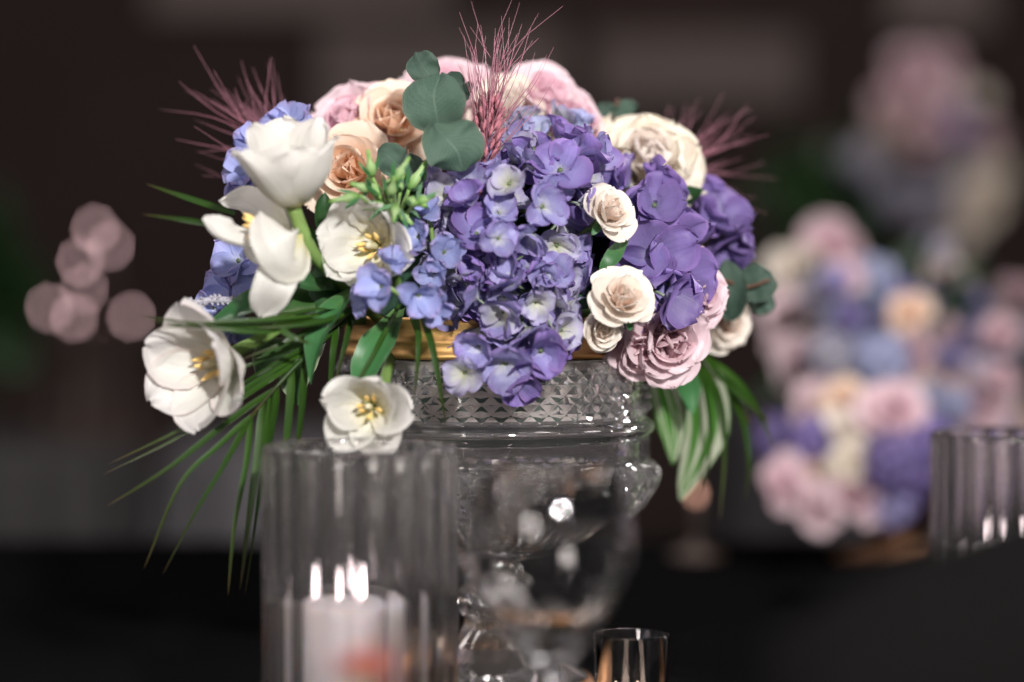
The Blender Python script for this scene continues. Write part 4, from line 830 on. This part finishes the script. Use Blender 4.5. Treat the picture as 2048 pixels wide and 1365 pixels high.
LOW = [('rose_pink', 1785, 815, .50, 68), ('rose_peach', 1690, 800, .56, 48), ('hydrangea_violet', 1560, 880, .62, 55), ('hydrangea_violet', 1630, 880, .55, 50), ('hydrangea_blue', 1742, 570, .72, 62), ('hydrangea_blue', 1690, 650, .66, 50), ('hydrangea_blue', 1765, 720, .60, 56), ('hydrangea_lavender', 1790, 650, .68, 50), ('hydrangea_lavender', 1850, 625, .74, 48), ('rose_pink', 1660, 510, .86, 72), ('rose_mauve', 1585, 640, .78, 66), ('rose_mauve', 1600, 730, .70, 62), ('rose_pink', 1830, 705, .64, 60), ('rose_pink', 1965, 800, .62, 78), ('rose_peach', 1900, 790, .62, 55), ('rose_cream', 1700, 850, .52, 45), ('hydrangea_violet', 1790, 925, .50, 70), ('hydrangea_violet', 1850, 880, .55, 55), ('rose_pink', 1580, 965, .52, 60), ('rose_mauve', 1650, 1010, .50, 58), ('rose_pink', 1720, 985, .50, 60), ('rose_ivory', 1695, 920, .50, 45), ('hydrangea_lavender', 1780, 1010, .52, 55), ('hydrangea_pale', 2030, 690, .74, 60), ('hydrangea_lavender', 1965, 690, .70, 58), ('rose_cream', 1590, 540, .84, 55), ('rose_cream', 1900, 560, .84, 60), ('hydrangea_pale', 1860, 520, .88, 56), ('rose_mauve', 1900, 690, .70, 50), ('rose_mauve', 1630, 800, .60, 48), ('hydrangea_lavender', 1930, 620, .78, 56), ('rose_pink', 2040, 600, .8, 55), ('hydrangea_violet', 1900, 950, .56, 66), ('rose_mauve', 1980, 930, .58, 62), ('rose_peach', 1640, 930, .54, 40)]
rf = random.Random(21)
for _ in range(48):
    a_ = rf.random() * 6.283; q_ = rf.random() ** .5
    LOW.append((rf.choice(['rose_mauve', 'hydrangea_lavender', 'hydrangea_blue', 'rose_pink', 'hydrangea_pale', 'rose_peach', 'hydrangea_violet']), round(1790 + 250 * q_ * math.cos(a_)), round(770 + 250 * q_ * math.sin(a_)), round(.60 + .2 * rf.random(), 3), rf.randint(30, 52)))
def spot_words(items, i):
    """what a blurred flower sits next to: its nearest unlike neighbour and its height in the mound"""
    k, x, y, Y, r = items[i]; ys = sorted(q[2] for q in items); rank = ys.index(y) / (len(ys) - 1)
    near = sorted((math.hypot(q[1] - x, q[2] - y), q[0]) for q in items if q[0] != k)[:2]
    w = lambda n: COLW[n] + (' hydrangea' if n.startswith('hyd') else ' rose')
    lev = 'crown' if rank < .25 else 'upper half' if rank < .5 else 'lower half' if rank < .78 else 'foot'
    a, b = near[0][1], near[1][1]
    return '%s by %s' % (lev, w(a) if a == b else w(a) + ' and ' + w(b))
COLW = {'rose_pink': 'pink', 'rose_peach': 'peach', 'rose_cream': 'cream', 'rose_mauve': 'mauve', 'rose_ivory': 'ivory', 'hydrangea_violet': 'violet', 'hydrangea_blue': 'blue', 'hydrangea_lavender': 'lavender', 'hydrangea_pale': 'whitish', 'hydrangea_deep': 'dark purple'}
for i, (k, x, y, Y, r) in enumerate(LOW): far_flower(k, x, y, Y + .19, r, "at low arrangement's " + spot_words(LOW, i), 'low arrangement')
TALL = [('rose_pink', 1830, 140, 3.1, 66), ('rose_pink', 1790, 200, 3.1, 56), ('rose_mauve', 1855, 215, 3.0, 60), ('rose_pink', 1890, 130, 3.2, 52), ('hydrangea_pale', 1790, 400, 3.1, 56), ('rose_cream', 1760, 290, 3.15, 50), ('rose_peach', 1815, 235, 3.1, 60), ('rose_pink', 1850, 270, 3.05, 56), ('rose_pink', 1880, 190, 3.15, 60), ('hydrangea_violet', 1915, 250, 3.1, 42), ('rose_cream', 1950, 190, 3.2, 44), ('hydrangea_pale', 1725, 330, 3.1, 58), ('hydrangea_pale', 1870, 410, 3.1, 60), ('rose_ivory', 1955, 400, 3.1, 66), ('rose_ivory', 1985, 330, 3.15, 58), ('hydrangea_pale', 1920, 330, 3.15, 50), ('rose_cream', 1910, 460, 3.1, 52), ('rose_mauve', 1970, 270, 3.15, 48)]
for i, (k, x, y, Y, r) in enumerate(TALL): far_flower(k, x, y, Y, r * .8, "at tall arrangement's " + spot_words(TALL, i), 'tall arrangement')
def foliage_ball(c, Y, rx, rz, n, lab, ln):
    cen = P(c[0], c[1], Y); parts = []
    for k in range(n):
        d = Vector((R.gauss(0, 1), R.gauss(0, 1), R.gauss(0, 1))).normalized(); c0 = Vector((d.x * mm(rx, Y), d.y * mm(rx, Y) * .6, d.z * mm(rz, Y))) * R.uniform(.55, 1)
        ax = (d + Vector((R.gauss(0, .6), R.gauss(0, .6), R.gauss(0, .6)))).normalized(); sd = Vector((R.gauss(0, 1), R.gauss(0, 1), R.gauss(0, 1))).normalized(); l = ln * R.uniform(.7, 1.3)
        parts.append(strip_geo([c0, c0 + ax * l * .5 + sd * l * .1, c0 + ax * l], l * .22, LANCE, sd, cup=.3, n=4, nu=2))
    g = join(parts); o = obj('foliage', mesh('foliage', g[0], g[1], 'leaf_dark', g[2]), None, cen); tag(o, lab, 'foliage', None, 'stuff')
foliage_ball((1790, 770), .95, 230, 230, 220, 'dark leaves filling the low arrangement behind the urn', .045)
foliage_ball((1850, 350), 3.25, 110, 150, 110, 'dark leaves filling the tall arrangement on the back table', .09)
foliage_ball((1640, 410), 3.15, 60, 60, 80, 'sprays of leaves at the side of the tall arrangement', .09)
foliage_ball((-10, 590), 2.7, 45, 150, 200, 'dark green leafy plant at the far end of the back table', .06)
q = P(1800, 1060, .88); bz = q.z
v, f = lathe([(0.0005, 0), (0.06, 0), (0.062, 0.004), (0.03, 0.012), (0.026, 0.03), (0.07, 0.05), (0.10, 0.085), (0.108, 0.12), (0.102, 0.12), (0.09, 0.085), (0.05, 0.055), (0.0005, 0.05)], 48)
tag(obj('bronze_bowl', mesh('gold_bowl', v, f, 'bronze'), None, (q.x, q.y, 0)), 'low bronze footed bowl under the blurred arrangement behind the urn', 'bowl')
q = P(1850, 420, 3.15)
v, f = lathe([(0.0005, 0), (0.09, 0), (0.09, 0.01), (0.02, 0.02), (0.018, 0.2), (0.06, q.z), (0.0005, q.z)], 32)
tag(obj('tall_vase', mesh('tall_vase', v, f, 'dark_wood'), None, (q.x, q.y, 0)), 'tall dark trumpet vase under the arrangement on the back table', 'vase')
